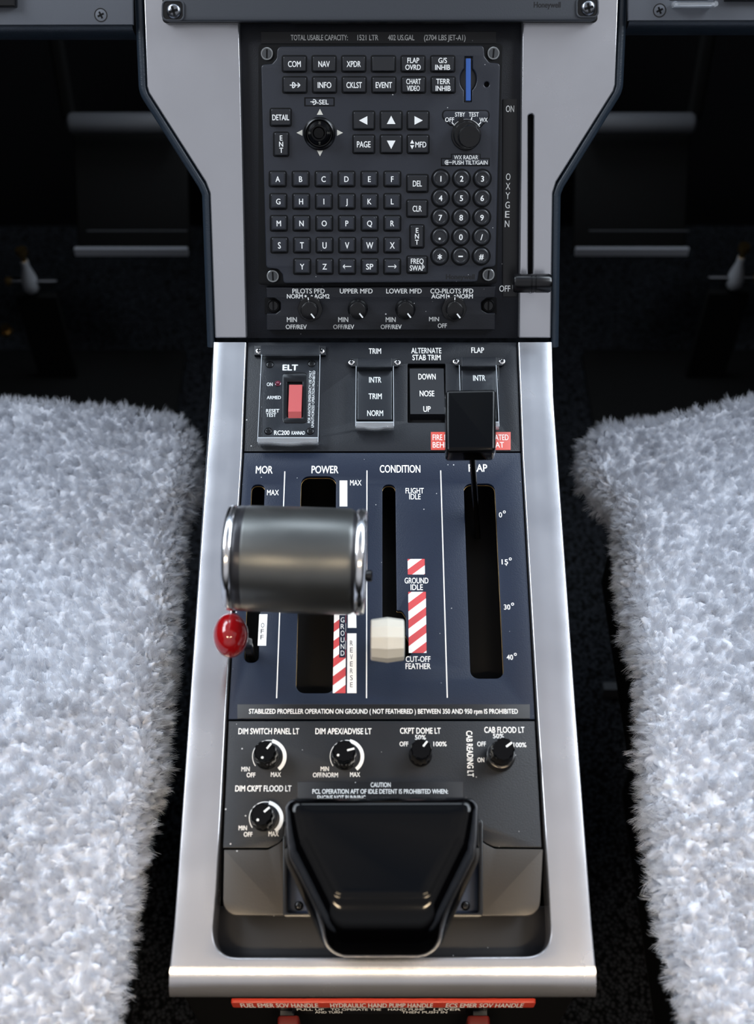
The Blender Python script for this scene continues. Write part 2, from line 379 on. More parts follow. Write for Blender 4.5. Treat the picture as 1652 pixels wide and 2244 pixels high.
# ================================================================== INSTRUMENT PANELS
def instrument_panel(side):
    xs = (-720, 291) if side < 0 else (1377, 2380)
    nm = 'pilot' if side < 0 else 'copilot'
    lab = 'grey instrument panel above the dark footwell with a black screen corner' if side < 0 else 'grey instrument panel above the dark footwell with a clear switch guard'
    t = thing('instrument_panel', U, (*U.m((xs[0] + xs[1]) / 2, 30, 0), 0), lab, 'instrument panel')
    bot = 56 if side < 0 else 45
    pts = px(U, [(xs[0], bot), (xs[1], bot - 2), (xs[1] - 6 * 1, -350), (xs[0], -350)], 4)
    part('panel_face', G().plate(pts, GREYP, 0, 4, bev=.5), t)
    # padded lower edge: a quarter roll under the panel
    a = U.m(xs[0], bot, 0); b = U.m(xs[1], bot, 0); g = G(); rows = []
    for i in range(9):
        q = i / 8 * pi * .62; rows.append([(a[0], a[1] - 6 * sin(q), 2 - 22 * (1 - cos(q))), (b[0], b[1] - 6 * sin(q), 2 - 22 * (1 - cos(q)))])
    rows.append([(a[0], a[1] - 2, -70), (b[0], b[1] - 2, -70)])
    part('padded_edge', g.strip(rows, LEATHER), t)
    # underside closing the footwell off from the windscreen
    z0 = U.M @ Vector((0, a[1], -60))
    sx = 320 if side < 0 else 1340
    cross_screw(t, U, 221 if side < 0 else 1445, 33 if side < 0 else 23, 12, 4, GREYP, .35, 25, label='countersunk grey screw')
    x, y = U.m(221 if side < 0 else 1445, 33 if side < 0 else 23, 4); rr = 14.5 * U.sc(221, 33, 4)[0]
    part('screw_recess', G().lathe([(rr, 0), (rr, .12), (rr - .35, .12), (rr - .4, .05)], ENGR, x, y, 4, 36), t)
    if side < 0:
        part('screen_frame', G().plate(box4(U, -300, -300, 33, 15, 9), KNOB, 3, 9, bev=1), t)
    else:
        part('screen_frame', G().plate(box4(U, 1591, -300, 2100, 2, 9), KNOB, 3, 9, bev=1), t)
        gd = part('switch_recess', G().plate(box4(U, 1467, -60, 1552, 1, 4.2), ENGR, 3.9, 4.3, bev=.1), t)
        g = G().plate(box4(U, 1478, -70, 1566, 6, 14), CLEAR, 12, 14, bev=.5)
        g.plate(box4(U, 1473, 7, 1561, 17, 8), CLEARE, 4, 14, bev=.8)
        for xx in (1476, 1564): g.lathe([(1.6, 0), (1.6, 3), (.01, 3)], CLEARE, *U.m(xx, 10, 8), 9, 12)
        part('switch_guard', g, t, label='clear plastic switch guard')
    return t
instrument_panel(-1); instrument_panel(1)
ya = U.M @ Vector((0, U.m(0, 56)[1], -55))
for sd, (x0, x1) in enumerate(((-720, -165), (165, 720))):
    g = G().add([(x0, ya.y, ya.z), (x1, ya.y, ya.z), (x1, 1300, 720), (x0, 1300, 720), (x0, ya.y, ya.z + 8), (x1, ya.y, ya.z + 8), (x1, 1300, 728), (x0, 1300, 728)], [[3, 2, 1, 0], [4, 5, 6, 7], [0, 1, 5, 4], [1, 2, 6, 5], [2, 3, 7, 6], [3, 0, 4, 7]], DARK)
    solo('ceiling_footwell', g, WD, ((x0 + x1) / 2, 900, 700), kind='structure')

# ================================================================== CENTRE DISPLAY UNIT
t = thing('display_unit', U, (*U.m(833, 20, 0), 0), 'dark grey display bezel across the top, one screw in each lower corner', 'display')
out = px(U, [(358, 47), (1308, 46), (1308, -330), (358, -330)], 12)
part('bezel', G().plate(rpoly(out, [3, 3, 3, 3]), DISP, 1.5, 12, bev=1.2, res=3), t)
part('mounting_flange', G().plate(rpoly(px(U, [(356, 51), (1309, 50), (1312, -330), (354, -330)], 5), 2.5), KNOB, 0, 6, bev=.6), t)
for cx, cy in ((379, 25), (1287, 18)):
    e = part('corner_ear', G().plate(rect(U, cx, cy - 2, 50, 46, 12.3, 3), KNOB, 11.5, 12.4, bev=.3), t)
    part('corner_ear_rim', G().plate(rect(U, cx, cy - 2, 50, 46, 12.6, 3), DISP, 12.2, 12.9, holes=[rect(U, cx, cy - 2, 43, 39, 12.6, 2.4)], bev=.25), e)
    cross_screw(e, U, cx + 2, cy, 16, 12.6, STEEL, 2.0, 15)
T(t, U, 'Honeywell', 1199, 10, 13, 59, 12, ENGR, bold=.03)

# ================================================================== CENTRE PEDESTAL (trim, padding, body)
ped = thing('center_pedestal', L, (0, 0, -60), 'silver framed centre pedestal with navy padded edges standing between the two sheepskin seats', 'pedestal')
def upad(pts, h): return px(U, pts, h)
LU = [(313, -60), (322, 190), (326, 204), (450, 398), (460, 424), (471, 741), (540, 741), (521, -60)]
RU = [(1357, -60), (1348, 186), (1344, 200), (1219, 398), (1211, 424), (1207, 741), (1137, 741), (1146, -60)]
UO = (*U.m(834, 741, 0), 0)
bpy.context.view_layer.update()
fpart('side_panel', G().plate(rpoly(px(U, LU), [0, 3, 3, 4, 5, .8, .8, 0]), SILVER, -8, 0, bev=.9, res=3), U, UO, ped)
slot = rpoly(px(U, [(1157, 640), (1157, 250), (1170, 250), (1168, 640)]), 1.7)
fpart('side_panel', G().plate(rpoly(px(U, RU), [0, 3, 3, 4, 5, .8, .8, 0]), SILVER, -8, 0, holes=[slot], bev=.9, res=3), U, UO, ped)
fpart('slot_lining', G().plate(rpoly(px(U, [(1153, 645), (1153, 246), (1174, 246), (1172, 645)]), 1.7), GROOVE, -12, -8, bev=.2), U, UO, ped)
def padding(path, sgn, parent, fr, w0, name='side_padding'):
    pts = rpoly([*px(fr, path)], [0] + [12] * (len(path) - 2) + [0], 6)
    rows = []
    for i, p in enumerate(pts):
        a = Vector(pts[max(0, i - 1)]); b = Vector(pts[min(len(pts) - 1, i + 1)]); d = (b - a).normalized()
        n = Vector((-d.y, d.x)) * sgn; w = w0(i / (len(pts) - 1)) if callable(w0) else w0
        rows.append([(p[0] + n.x * u, p[1] + n.y * u, h) for u, h in ((.1, -12), (.12, -1.6), (w * .22, -.7), (w * .5, -.8), (w * .78, -2.0), (w * .95, -4.5), (w, -8), (w, -14), (w * .9, -70))])
    return fpart(name, G().strip(rows, LEATHER), fr, UO, parent, 80)
wl = lambda t: 4.6 if t > .28 else 4.0
padding([(309, -60), (320, 198), (449, 402), (459, 424), (470, 762)], -1, ped, U, lambda t: 5.6)
padding([(1361, -60), (1349, 194), (1221, 402), (1212, 424), (1208, 762)], 1, ped, U, lambda t: 5.6)
# black core behind the face
fpart('core', G().plate(px(U, [(316, -60), (325, 200), (458, 420), (474, 740), (1204, 740), (1208, 420), (1344, 200), (1352, -60)]), DARK, -95, -13, bev=.5), U, UO, ped)

# lower frame: U-shaped silver trim with a rolled aft lip
IL = [(540, 750), (535, 870), (530, 1000), (512, 1280), (496, 1540), (485, 1760), (474, 1950)]
IR = [(1135, 750), (1140, 870), (1145, 1000), (1162, 1300), (1177, 1560), (1190, 1760), (1202, 1950)]
OL = [(470, 750), (466, 870), (456, 1000), (437, 1280), (419, 1540), (404, 1760), (391, 1950)]
OR = [(1207, 750), (1210, 870), (1219, 1000), (1240, 1300), (1258, 1560), (1273, 1760), (1287, 1950)]
LIPY = 2118
def frame_g():
    # corner arcs of the opening
    def corner(a, c, b, k=10):
        r = []
        for i in range(k + 1):
            t = i / k; u = 1 - t
            r.append((u * u * a[0] + 2 * u * t * c[0] + t * t * b[0], u * u * a[1] + 2 * u * t * c[1] + t * t * b[1]))
        return r
    cl = corner((467, 2030), (464, 2097), (520, 2098)); cr = corner((1150, 2096), (1210, 2095), (1206, 2030))
    I = IL + cl + [(680, 2098), (836, 2098), (1000, 2097)] + cr + IR[::-1]
    nc = len(cl)
    bl = (376, LIPY); br = (1301, LIPY)
    O = list(OL)
    for i in range(nc):
        t = i / (nc - 1)
        O.append((385 + (376 - 385) * min(1, t / .5), 2030 + (LIPY - 2030) * min(1, t / .5)) if t <= .5 else (376 + (520 - 376) * (t - .5) / .5, LIPY))
    O += [(680, LIPY), (836, LIPY), (1000, LIPY)]
    for i in range(nc):
        t = 1 - i / (nc - 1)
        O.append((1293 + (1301 - 1293) * min(1, t / .5), 2030 + (LIPY - 2030) * min(1, t / .5)) if t <= .5 else (1301 + (1150 - 1301) * (t - .5) / .5, LIPY))
    O += OR[::-1]
    Im = [Vector(p) for p in px(L, I)]; Om = [Vector(p) for p in px(L, O)]
    g = G(); rows = []
    for i in range(len(I)):
        d = (Im[min(i + 1, len(I) - 1)] - Im[max(i - 1, 0)]).normalized(); n = Vector((d.y, -d.x))   # into the opening? fixed below
        if n.dot(Om[i] - Im[i]) > 0: n = -n
        p = Im[i]; q = Om[i]
        col = [(p.x, p.y, -22), (p.x, p.y, -1.0)]
        for u in (30, 60, 90): col.append((p.x - n.x * 1.0 * (1 - cos(radians(u))), p.y - n.y * 1.0 * (1 - cos(radians(u))), -1.0 + 1.0 * sin(radians(u))))
        a = p - n * 1.0
        for k in (.33, .66): col.append((a.x + (q.x - a.x) * k, a.y + (q.y - a.y) * k, 0))
        col.append((q.x, q.y, 0)); rows.append(col)
    g.strip(rows, SILVER)
    # side bevels
    n7 = len(OL) + nc // 2 + 1
    for seq, sg in ((Om[:n7], -1), (Om[::-1][:n7], 1)):
        g.strip([[(p.x, p.y, 0), (p.x + sg * .35, p.y, -.1), (p.x + sg * .75, p.y, -.45), (p.x + sg * .9, p.y, -1.2), (p.x + sg * .9, p.y, -9)] for p in seq], SILVER)
    # rolled lip
    xs = [(Om[n7 - 1].x - .9) + (Om[-n7].x + .9 - Om[n7 - 1].x + .9) * i / 24 for i in range(25)]
    y0 = Om[n7 - 1].y; R = 14
    rows = []
    for j in range(13):
        q = radians(105) * j / 12; rows.append([(x + (x - xs[12]) / (xs[-1] - xs[12]) * 1.2 * (1 - cos(q)), y0 - R * sin(q), -R * (1 - cos(q))) for x in xs])
    last = rows[-1]; q = radians(105)
    rows.append([(x, y - 16 * cos(q), h - 16 * sin(q)) for x, y, h in last]); 
    rows.append([(x, y + 1.5, h - 1) for x, y, h in rows[-1]])
    g.strip(rows, SILVER)
    for c in (0, -1): g.add([rw[c] for rw in rows] , [list(range(len(rows)))], SILVER)
    return g, rows[-1]
fg, lipend = frame_g()
part('lower_frame', fg, ped, 50)
# body below the frame
def lw(p): return L.M @ Vector(p)
xa = L.m(470, 750)[0]; 
lipw = [lw(p) for p in lipend]
fy = lw((0, L.m(0, 752)[1], -8)); ay_ = lipw[0]
for sg, X in ((-1, -107), (1, 109.5)):
    g = G(); x0, x1 = (X, X + 5) if sg < 0 else (X - 5, X)
    pr = [(ay_.y + 1, ay_.z), (ay_.y + 14, ay_.z + 26), (fy.y, fy.z), (fy.y, 2), (ay_.y + 30, 2)]
    n = len(pr); g.add([(x0, a, b) for a, b in pr] + [(x1, a, b) for a, b in pr], [list(range(n)), list(range(n, 2 * n))[::-1]] + [[i, (i + 1) % n, n + (i + 1) % n, n + i] for i in range(n)], LEATHER)
    o = solo('side_wall', g, WD, (X, 400, 2)); 
    o.parent = ped; o.matrix_parent_inverse = ped.matrix_world.inverted()
g = G().add([(-107, ay_.y + 1, ay_.z), (109.5, ay_.y + 1, ay_.z), (109.5, ay_.y + 28, 2), (-107, ay_.y + 28, 2), (-107, ay_.y + 7, ay_.z), (109.5, ay_.y + 7, ay_.z), (109.5, ay_.y + 34, 2), (-107, ay_.y + 34, 2)], [[0, 1, 2, 3], [7, 6, 5, 4], [0, 4, 5, 1], [1, 5, 6, 2], [2, 6, 7, 3], [3, 7, 4, 0]], GROOVE)
aft = solo('aft_wall', g, WD, (0, ay_.y, 2)); aft.parent = ped; aft.matrix_parent_inverse = ped.matrix_world.inverted()
tray = part('inner_tray', G().plate(px(L, [(476, 752), (400, 1950), (386, 2085), (1292, 2085), (1280, 1950), (1203, 752)], -45), GROOVE, -60, -45, bev=.5), ped)
# aft shelf visible behind the handle
part('aft_shelf', G().plate(rpoly(px(L, [(470, 1985), (1205, 1985), (1207, 2100), (467, 2100)], -20), 3), PLAC, -26, -20, bev=.6), ped)

# placards and red pull handles on the aft face
def aftpt(d): # point on aft wall d mm below the lip
    k = d / (ay_.z - 2); return (ay_.y + 1 + 27 * k, ay_.z - d)
class AF:
    pass
a0 = Vector((0, ay_.y + 1, ay_.z)); dn = Vector((0, 27, 2 - ay_.z)).normalized(); 
AFR = Frame(0, 0, (1, 0, 0), -dn, Vector((1, 0, 0)).cross(-dn), a0)
t = thing('handle_placard', AFR, (0, -10, 0), 'red placard strip with white lettering under the rolled silver lip', 'placard')
yy = AFR.m(836, 2203, 3)[1]
part('plate', G().plate(rpoly([(AFR.m(508, 2203, 3)[0], yy - 6), (AFR.m(1172, 2203, 3)[0], yy - 6), (AFR.m(1172, 2203, 3)[0], yy + 6), (AFR.m(508, 2203, 3)[0], yy + 6)], 1.5), REDPL, 0.5, 3, bev=.4), t)
for s, xx, w in (('FUEL EMER SOV HANDLE', 612, 170), ('HYDRAULIC HAND PUMP HANDLE', 836, 225), ('ECS EMER SOV HANDLE', 1062, 170)):
    T(t, AFR, s, xx, 2203, 9, w, 3)
t = thing('instruction_placard', AFR, (0, -20, 0), 'black instruction strip with blurred pale lettering below the red placard', 'placard')
part('plate', G().plate(rpoly(px(AFR, [(640, 2222), (1020, 2222), (1020, 2209), (640, 2209)], 1.5), 1), ENGR, .2, 1.5, bev=.3), t)
for s, xx, yy, w in (('PULL UP', 680, 2212, 60), ('TO OPERATE THE', 780, 2212, 110), ('HAND PUMP', 890, 2212, 80), ('LEVER', 980, 2212, 60), ('AND TURN', 720, 2218, 60), ('THEN PUSH IN', 930, 2218, 100)):
    T(t, AFR, s, xx, yy, 5, w, 1.5)
for i, (xa_, xb_) in enumerate(((598, 648), (1033, 1085))):
    lab = ('red pull handle low on the aft face below the red knob side', 'red pull handle low on the aft face below the flap side')[i]
    t = thing('emergency_handle', AFR, (*AFR.m((xa_ + xb_) / 2, 2235, 12), 0), lab, 'handle', 'red handles on the aft face')
    y1 = AFR.m(836, 2224, 6)[1]
    part('grip', G().plate(rpoly([(AFR.m(xa_, 2230, 14)[0], y1 - 45), (AFR.m(xb_, 2230, 14)[0], y1 - 45), (AFR.m(xb_, 2230, 14)[0], y1), (AFR.m(xa_, 2230, 14)[0], y1)], 2), DARKRED, 6, 14, bev=1.5), t)
    part('shaft', G().box((AFR.m((xa_ + xb_) / 2, 2230, 8)[0] - 4, y1 - 26, 0), (AFR.m((xa_ + xb_) / 2, 2230, 8)[0] + 4, y1 - 18, 7), STEEL), t)

# ================================================================== UPPER BACK PANEL
fpart('back_panel', G().plate(px(U, [(521, 30), (1146, 30), (1137, 741), (540, 741)], -6), BACKP, -12, -6, bev=.2), U, UO, ped, label='black backing panel')
fs = fpart('fuel_placard', G().plate(box4(U, 572, 69, 1087, 96, -5.6, .3), PLAC, -6, -5.6, bev=.1), U, UO, ped)
for s, x0, x1 in (('TOTAL USABLE CAPACITY:', 637, 762), ('1521 LTR', 783, 829), ('402 US.GAL', 850, 908), ('(2704 LBS JET-A1)', 929, 1020)):
    T(fs, U, s, (x0 + x1) / 2, 82, 12.5, x1 - x0, -5.6)
os_ = fpart('oxygen_placard', G().plate(box4(U, 1102, 217, 1133, 650, -5.4, .3), ENGR, -6, -5.4, bev=.1), U, UO, ped)
T(os_, U, 'ON', 1117.5, 238, 15, 18, -5.4, bold=.01)
for i, ch in enumerate('OXYGEN'):
    T(os_, U, ch, 1113.5 - i * .5, 387 + i * 20.6, 15.5, 10 if ch != 'I' else 3, -5.4, bold=.01)
T(os_, U, 'OFF', 1106, 632, 14, 24, -5.4, bold=.01)
# oxygen lever
t = thing('oxygen_lever', U, (*U.m(1163, 622), -8), 'black horizontal oxygen lever grip in the silver side slot', 'lever')
x0, y0 = U.m(1124, 621, 14); x1, _ = U.m(1209, 621, 14); r_ = 21 * U.sc(1160, 620, 14)[1]
Tm = Matrix.Translation((x0, y0, 14 - r_ * .2)) @ Matrix.Rotation(pi / 2, 4, 'Y')
ln = x1 - x0
part('grip', G().lathe([(.01, 0), (r_ * .7, 0), (r_ * .9, .6), (r_, 2), (r_, ln * .44), (r_ * .95, ln * .45), (r_ * .95, ln * .465), (r_, ln * .475), (r_, ln * .55), (r_ * .95, ln * .56), (r_ * .95, ln * .575), (r_, ln * .585), (r_, ln - 2), (r_ * .9, ln - .6), (r_ * .7, ln), (.01, ln)], KNOB, n=40, T=Tm), t)
xm, ym = U.m(1163, 618); part('stem', G().box((xm - 1.3, ym - 2.5, -11), (xm + 1.3, ym + 2.5, 13), STEEL), t)

# ================================================================== KEYBOARD CONTROLLER
kb = thing('keyboard_controller', U, (*U.m(834, 360), 0), 'black keypad unit with letter and number keys and a joystick', 'keyboard')
KZ = 3.0
part('base_plate', G().plate(rpoly(px(U, [(566, 624), (1089, 622), (1101, 96), (566, 97)], 0), 2), GROOVE, -6, 0, bev=.4), kb)
face = [(607, 102), (1060, 100), (1062, 124), (1072, 137), (1096, 139), (1086, 584), (1060, 587), (1049, 596), (1046, 618), (621, 621), (619, 601), (609, 590), (583, 587), (572, 142), (596, 140), (606, 128)]
cslot = rpoly(px(U, [(1017, 224), (1017, 124), (1034, 124), (1034, 224)], KZ), 1)
crec = circ(*U.m(1026, 174, KZ), 18.5 * U.sc(1026, 174, KZ)[0], 36, 27 * U.sc(1026, 174, KZ)[1])
hole = circ(*U.m(1066.5, 185, KZ), 5.5 * U.sc(1066, 185, KZ)[0], 20)
# recess union: build card slot + finger recess as one outline
cx_, cy_ = U.m(1026, 174, KZ); rx, ry = 18.5 * U.sc(1026, 174, KZ)[0], 27 * U.sc(1026, 174, KZ)[1]; hw = 8.5 * U.sc(1026, 174)[0]; hh = 50 * U.sc(1026, 174)[1]
ae = math.acos(hw / rx); un = [(cx_ + hw, cy_ - hh)]
for i in range(13): a = -ae + 2 * ae * i / 12; un.append((cx_ + rx * cos(a), cy_ + ry * sin(a)))
un += [(cx_ + hw, cy_ + hh), (cx_ - hw, cy_ + hh)]
for i in range(13): a = pi - ae + 2 * ae * i / 12; un.append((cx_ + rx * cos(a), cy_ + ry * sin(a)))
un += [(cx_ - hw, cy_ - hh)]
part('face', G().plate(rpoly(px(U, face, KZ), [3, 2, 2.5, 2.5, 2, 2, 2.5, 2.5, 2, 2, 2.5, 2.5, 2, 2, 2.5, 2.5]), KEYPANEL, -2, KZ, holes=[un, hole], bev=.7, res=2), kb)
part('finger_recess', G().plate([(cx_ + (p[0] - cx_) * 1.05, cy_ + (p[1] - cy_) * 1.02) for p in un], KEY, -1.5, .9, bev=.1), kb)
cs = part('memory_card', G().plate(rpoly(px(U, [(1021, 221), (1021, 128), (1031.5, 128), (1031.5, 221)], KZ + .5), .4), BLUE, .5, KZ + .6, bev=.3), kb, label='blue memory card')
for cx, cy in ((585, 118), (1081, 117), (598, 605), (1070, 602)):
    slot_screw(kb, U, cx, cy, 13.5, 0, FAST, FASTR, rot=90 + random.uniform(-6, 6))
def key(cx, cy, w, h, txt=None, hp=12, wp_=None, inset=False, polys=None, vert=False, r=.9):
    z = KZ + 2.2
    g = G().plate(rect(U, cx, cy, w + 6, h + 6, KZ, r + .5), GROOVE, KZ - .3, KZ + .12, bev=.05)
    g.plate(rect(U, cx, cy, w, h, z, r), KEY, KZ, z, bev=.7, res=2)
    if inset: g.plate(rect(U, cx, cy, w * .8, h * .8, z, r * .5), KEYPANEL, z - .1, z + .16, bev=.13)
    k = part('key', g, kb); zz = z + (.16 if inset else 0)
    if txt:
        if vert: T(k, U, '\n'.join(txt), cx, cy, 40 * h / 52, 9, zz, fit=True, ls=.85, bold=.02, name='legend')
        else: T(k, U, txt, cx, cy, hp, wp_, zz, fit='\n' in txt, ls=.92, bold=.02, name='legend')
    if polys: polyT(k, U, polys, zz, name='legend')
    return k
R1 = [('COM', 28), ('NAV', 25), ('XPDR', 31), (None, 0), ('FLAP\nOVRD', 34), ('G/S\nINHIB', 33)]
R2 = [(None, 0), ('INFO', 30), ('CKLST', 34), ('EVENT', 36), ('CHART\nVIDEO', 32), ('TERR\nINHIB', 33)]
for row, y in ((R1, 140), (R2, 186)):
    for i, (s, w) in enumerate(row):
        cx = 645 + i * 65 + (1 if y > 150 else 0)
        if s and '\n' in s: key(cx, y, 50, 33, s, 27, w)
        elif s: key(cx, y, 50, 33, s, 13.5, w)
        elif y < 150: key(cx, y, 50, 33)
        else: key(cx, y, 50, 33, polys=[line(635, 186.5, 641, 186.5, 2), line(641, 180.5, 641, 192.5, 2.2)] + arc(641, 186.5, 5, 7, -90, 90, 10) + [line(641, 186.5, 657, 186.5, 2), line(652, 181.5, 657.5, 186.5, 2), line(652, 191.5, 657.5, 186.5, 2)])
g = G().plate(rect(U, 700, 223, 67, 20, KZ, .3), GROOVE, KZ - .3, KZ + .08, holes=[rect(U, 700, 223, 61, 14.5, KZ, .3)], bev=.03)
tg = part('legend_outline', g, kb)
T(tg, U, '-SEL', 707, 223.5, 11, 26, KZ); polyT(tg, U, arc(687, 223.5, 4.5, 6.5, -100, 100, 10) + arc(686, 223.5, 0, 2.6, -180, 180, 12) + [line(680, 223, 694, 223, 1.6)], KZ)
key(615, 257, 43, 36, 'DETAIL', 13, 37); key(616, 316, 30, 50, 'ENT', vert=True)
for x, y, p, s, w in ((797, 264, 'l', 0, 0), (857, 264, 'u', 0, 0), (916, 264, 'r', 0, 0), (797, 316, 0, 'PAGE', 30), (857, 316, 'd', 0, 0)):
    if p: key(x, y, 45, 38, polys=[tri(x, y, 10.5, p)])
    else: key(x, y, 45, 38, s, 14, w)
k = key(916, 316, 45, 38, polys=[tri(903, 311, 5, 'u'), tri(903, 322, 5, 'd')]); T(k, U, 'MFD', 922, 316.5, 13, 24, KZ + 2.2, name='legend')
ROWS = ['ABCDEF', 'GHIJKL', 'MNOPQR', 'STUVWX']; YS = [392, 441, 489, 537]
for j, (rw, y) in enumerate(zip(ROWS, YS)):
    for i, ch in enumerate(rw):
        key(608.5 + 50.2 * i + j * 1.2 * (1 - i / 5) , y + .3, 34, 31, ch, 13, None, True)
for i, ch in enumerate(['Y', 'Z', 'l', 'SP', 'r']):
    cx = 662 + 49.3 * i; y = 584
    if ch == 'l': key(cx, y, 34, 31, polys=[line(cx - 9, y, cx + 9, y, 1.8), line(cx - 9, y, cx - 5, y - 4, 1.8), line(cx - 9, y, cx - 5, y + 4, 1.8)], inset=True)
    elif ch == 'r': key(cx, y, 34, 31, polys=[line(cx - 9, y, cx + 9, y, 1.8), line(cx + 9, y, cx + 5, y - 4, 1.8), line(cx + 9, y, cx + 5, y + 4, 1.8)], inset=True)
    else: key(cx, y, 34, 31, ch, 13, 16 if ch == 'SP' else None, True)
key(914.5, 402, 44, 36, 'DEL', 13.5, 20); key(914, 457, 43, 35, 'CLR', 13.5, 20); key(913.5, 518, 28, 48, 'ENT', vert=True); key(914, 580, 42, 35, 'FREQ\nSWAP', 27, 32)
for j, rw in enumerate(('123', '456', '789', '.0/', '*-#')):
    for i, ch in enumerate(rw):
        cx = 966 + i * 45.6 - j * .6; cy = 391.5 + j * 42.6; z = KZ + 2.4; s_ = U.sc(cx, cy)[0]; x, y = U.m(cx, cy, z); r = 17.5 * s_
        g = G().lathe([(r + 1, -.2), (r + 1, .1), (r, .12)], GROOVE, x, y, KZ, 36)
        g.lathe([(r, 0), (r, 1.6), (r - .3, 2.15), (r - .8, 2.4), (r - 1.5, 2.35), (r - 1.7, 2.1), (.01, 2.1)], KEY, x, y, KZ, 36)
        k = part('key', g, kb)
        if ch == '.': polyT(k, U, arc(cx - 1, cy + 4, 0, 2.6, -180, 180, 10), KZ + 2.1, name='legend')
        elif ch == '-': polyT(k, U, [line(cx - 5, cy, cx + 5, cy, 3)], KZ + 2.1, name='legend')
        elif ch == '*': T(k, U, '*', cx, cy + 4.5, 19, None, KZ + 2.1, bold=.03, name='legend')
        else: T(k, U, ch, cx, cy, 13, None, KZ + 2.1, bold=.024, cond=.92, name='legend')
T(kb, U, 'Honeywell', 1008.5, 606, 11.5, 63, KZ, ENGR, bold=.035)
# joystick
js = part('joystick', G().lathe([(9.8, 0), (9.8, .8), (9.2, 1.6), (8.3, 2.2), (8, 2.0), (7.6, 1.2)], KNOB, *U.m(700, 293, KZ), KZ, 48), kb)
part('stick', G().lathe([(7.3, 0), (7.2, 3.5), (6.2, 5.5), (5.2, 7.5), (5.0, 9.5), (4.6, 10.1), (3.7, 10.0), (3.0, 9.2), (.01, 9.0)], GLOSS, *U.m(700, 292, KZ), KZ, 48), js)
for x, y, d in ((701, 246, 'u'), (701, 335, 'd'), (657, 291, 'l'), (744, 291, 'r')): polyT(kb, U, [tri(x, y, 7.5, d)], KZ, IVORY)
# weather radar knob
og = rpoly(px(U, [(986, 276), (968, 258), (969, 241), (1072, 241), (1073, 258), (1053, 280)], KZ), [1, 3, 3, 3, 3, 1])
og2 = rpoly(px(U, [(987, 273), (971, 257), (972, 243.5), (1069, 243.5), (1070, 257), (1053, 276)], KZ), [1, 2.6, 2.6, 2.6, 2.6, 1])
rp = part('radar_legend', G().plate(og, GROOVE, KZ - .3, KZ + .1, bev=.03).plate(og2, KEYPANEL, KZ - .2, KZ + .14, bev=.03), kb)
b1 = [(966, 364), (966, 346), (988, 346), (988, 337), (1053, 337), (1053, 346), (1073, 346), (1073, 364)]
b2 = [(968.5, 361.5), (968.5, 348.5), (990.5, 348.5), (990.5, 339), (1050.5, 339), (1050.5, 348.5), (1070.5, 348.5), (1070.5, 361.5)]
part('radar_legend_outline', G().plate(px(U, b1, KZ), GROOVE, KZ - .3, KZ + .1, bev=.03).plate(px(U, b2, KZ), KEYPANEL, KZ - .2, KZ + .14, bev=.03), kb)
zz = KZ + .14
for s, x, y, w, h in (('OFF', 985, 262, 20, 10), ('STBY', 1008, 250.5, 22, 10), ('TEST', 1038, 250.5, 22, 10), ('WX', 1059.5, 262.5, 18, 10)): T(rp, U, s, x, y, h, w, zz)
T(rp, U, 'WX RADAR', 1021, 344.5, 9.5, 53, zz); T(rp, U, 'PUSH TILT/GAIN', 1030, 356, 9.5, 77, zz)
polyT(rp, U, arc(979.5, 356, 3.6, 5.4, 50, 310, 14) + arc(979.5, 356, 0, 2.6, -180, 180, 12) + [line(981, 355.8, 990, 355.8, 1.8)], zz)
polyT(rp, U, arc(1022, 297, 33, 36, 34, 142, 24) + [line(994, 273, 990, 268, 2.4), line(1032, 264, 1034, 257, 2.4), line(1049, 273, 1054, 268, 2.4)], zz)
s_ = U.sc(1021, 296, 8)[0]
rk = part('radar_knob', G().lathe([(33 * s_, 0), (33 * s_, 2.4), (32 * s_, 3.2), (30 * s_, 3.4), (29 * s_, 3.4), (28.5 * s_, 7), (27 * s_, 8.2), (24 * s_, 8.4)], KNOB, *U.m(1021, 296, KZ), KZ, 48).add([(*U.m(1006, 257, KZ + 3), KZ + 3), (*U.m(1014, 258, KZ + 3), KZ + 3), (*U.m(1022, 280, KZ + 3), KZ + 3), (*U.m(1002, 280, KZ + 3), KZ + 3), (*U.m(1007, 259, KZ), KZ), (*U.m(1013, 259, KZ), KZ), (*U.m(1022, 280, KZ), KZ), (*U.m(1002, 280, KZ), KZ)], [[0, 1, 2, 3], [0, 4, 5, 1], [1, 5, 6, 2], [0, 3, 7, 4]], KNOB), kb)
part('push_knob', G().lathe([(24.5 * s_, 6), (24.5 * s_, 13), (23.6 * s_, 14.2), (22 * s_, 14.7), (.01, 14.7)], KNOB, *U.m(1025, 300, KZ), KZ, 40, flute=.012, fn=20), rk)

# ================================================================== DISPLAY DIMMER PANEL
dp = thing('display_dimmer_panel', U, (*U.m(834, 676), 0), 'black strip of four display dimming knobs below the keypad', 'panel')
DZ = -1.0
cut = lambda x, sg: [(x, 688), (x + sg * 22, 688), (x + sg * 33, 680), (x + sg * 33, 662), (x + sg * 22, 652), (x, 652)]
outl = [(584, 724), (1085, 723), (1085, 687), (1068, 687), (1055, 680), (1054, 662), (1066, 653), (1085, 652), (1086, 628), (583, 630), (584, 653), (602, 653), (615, 662), (615, 680), (604, 688), (584, 688)]
part('face', G().plate(rpoly(px(U, outl, DZ), [.5, .5, .5, 2, 2, 2, 2, .5, .5, .5, .5, 2, 2, 2, 2, .5]), DIMP, -6, DZ, bev=.5, res=2), dp)
for cx in (599, 1070): slot_screw(dp, U, cx, 670, 14, -5.5, ENGR, GROOVE, rot=90)
part('fastener_well', G().plate(rect(U, 597, 670, 34, 38, -5.4, 1), GROOVE, -6, -5.4, bev=.1), dp)
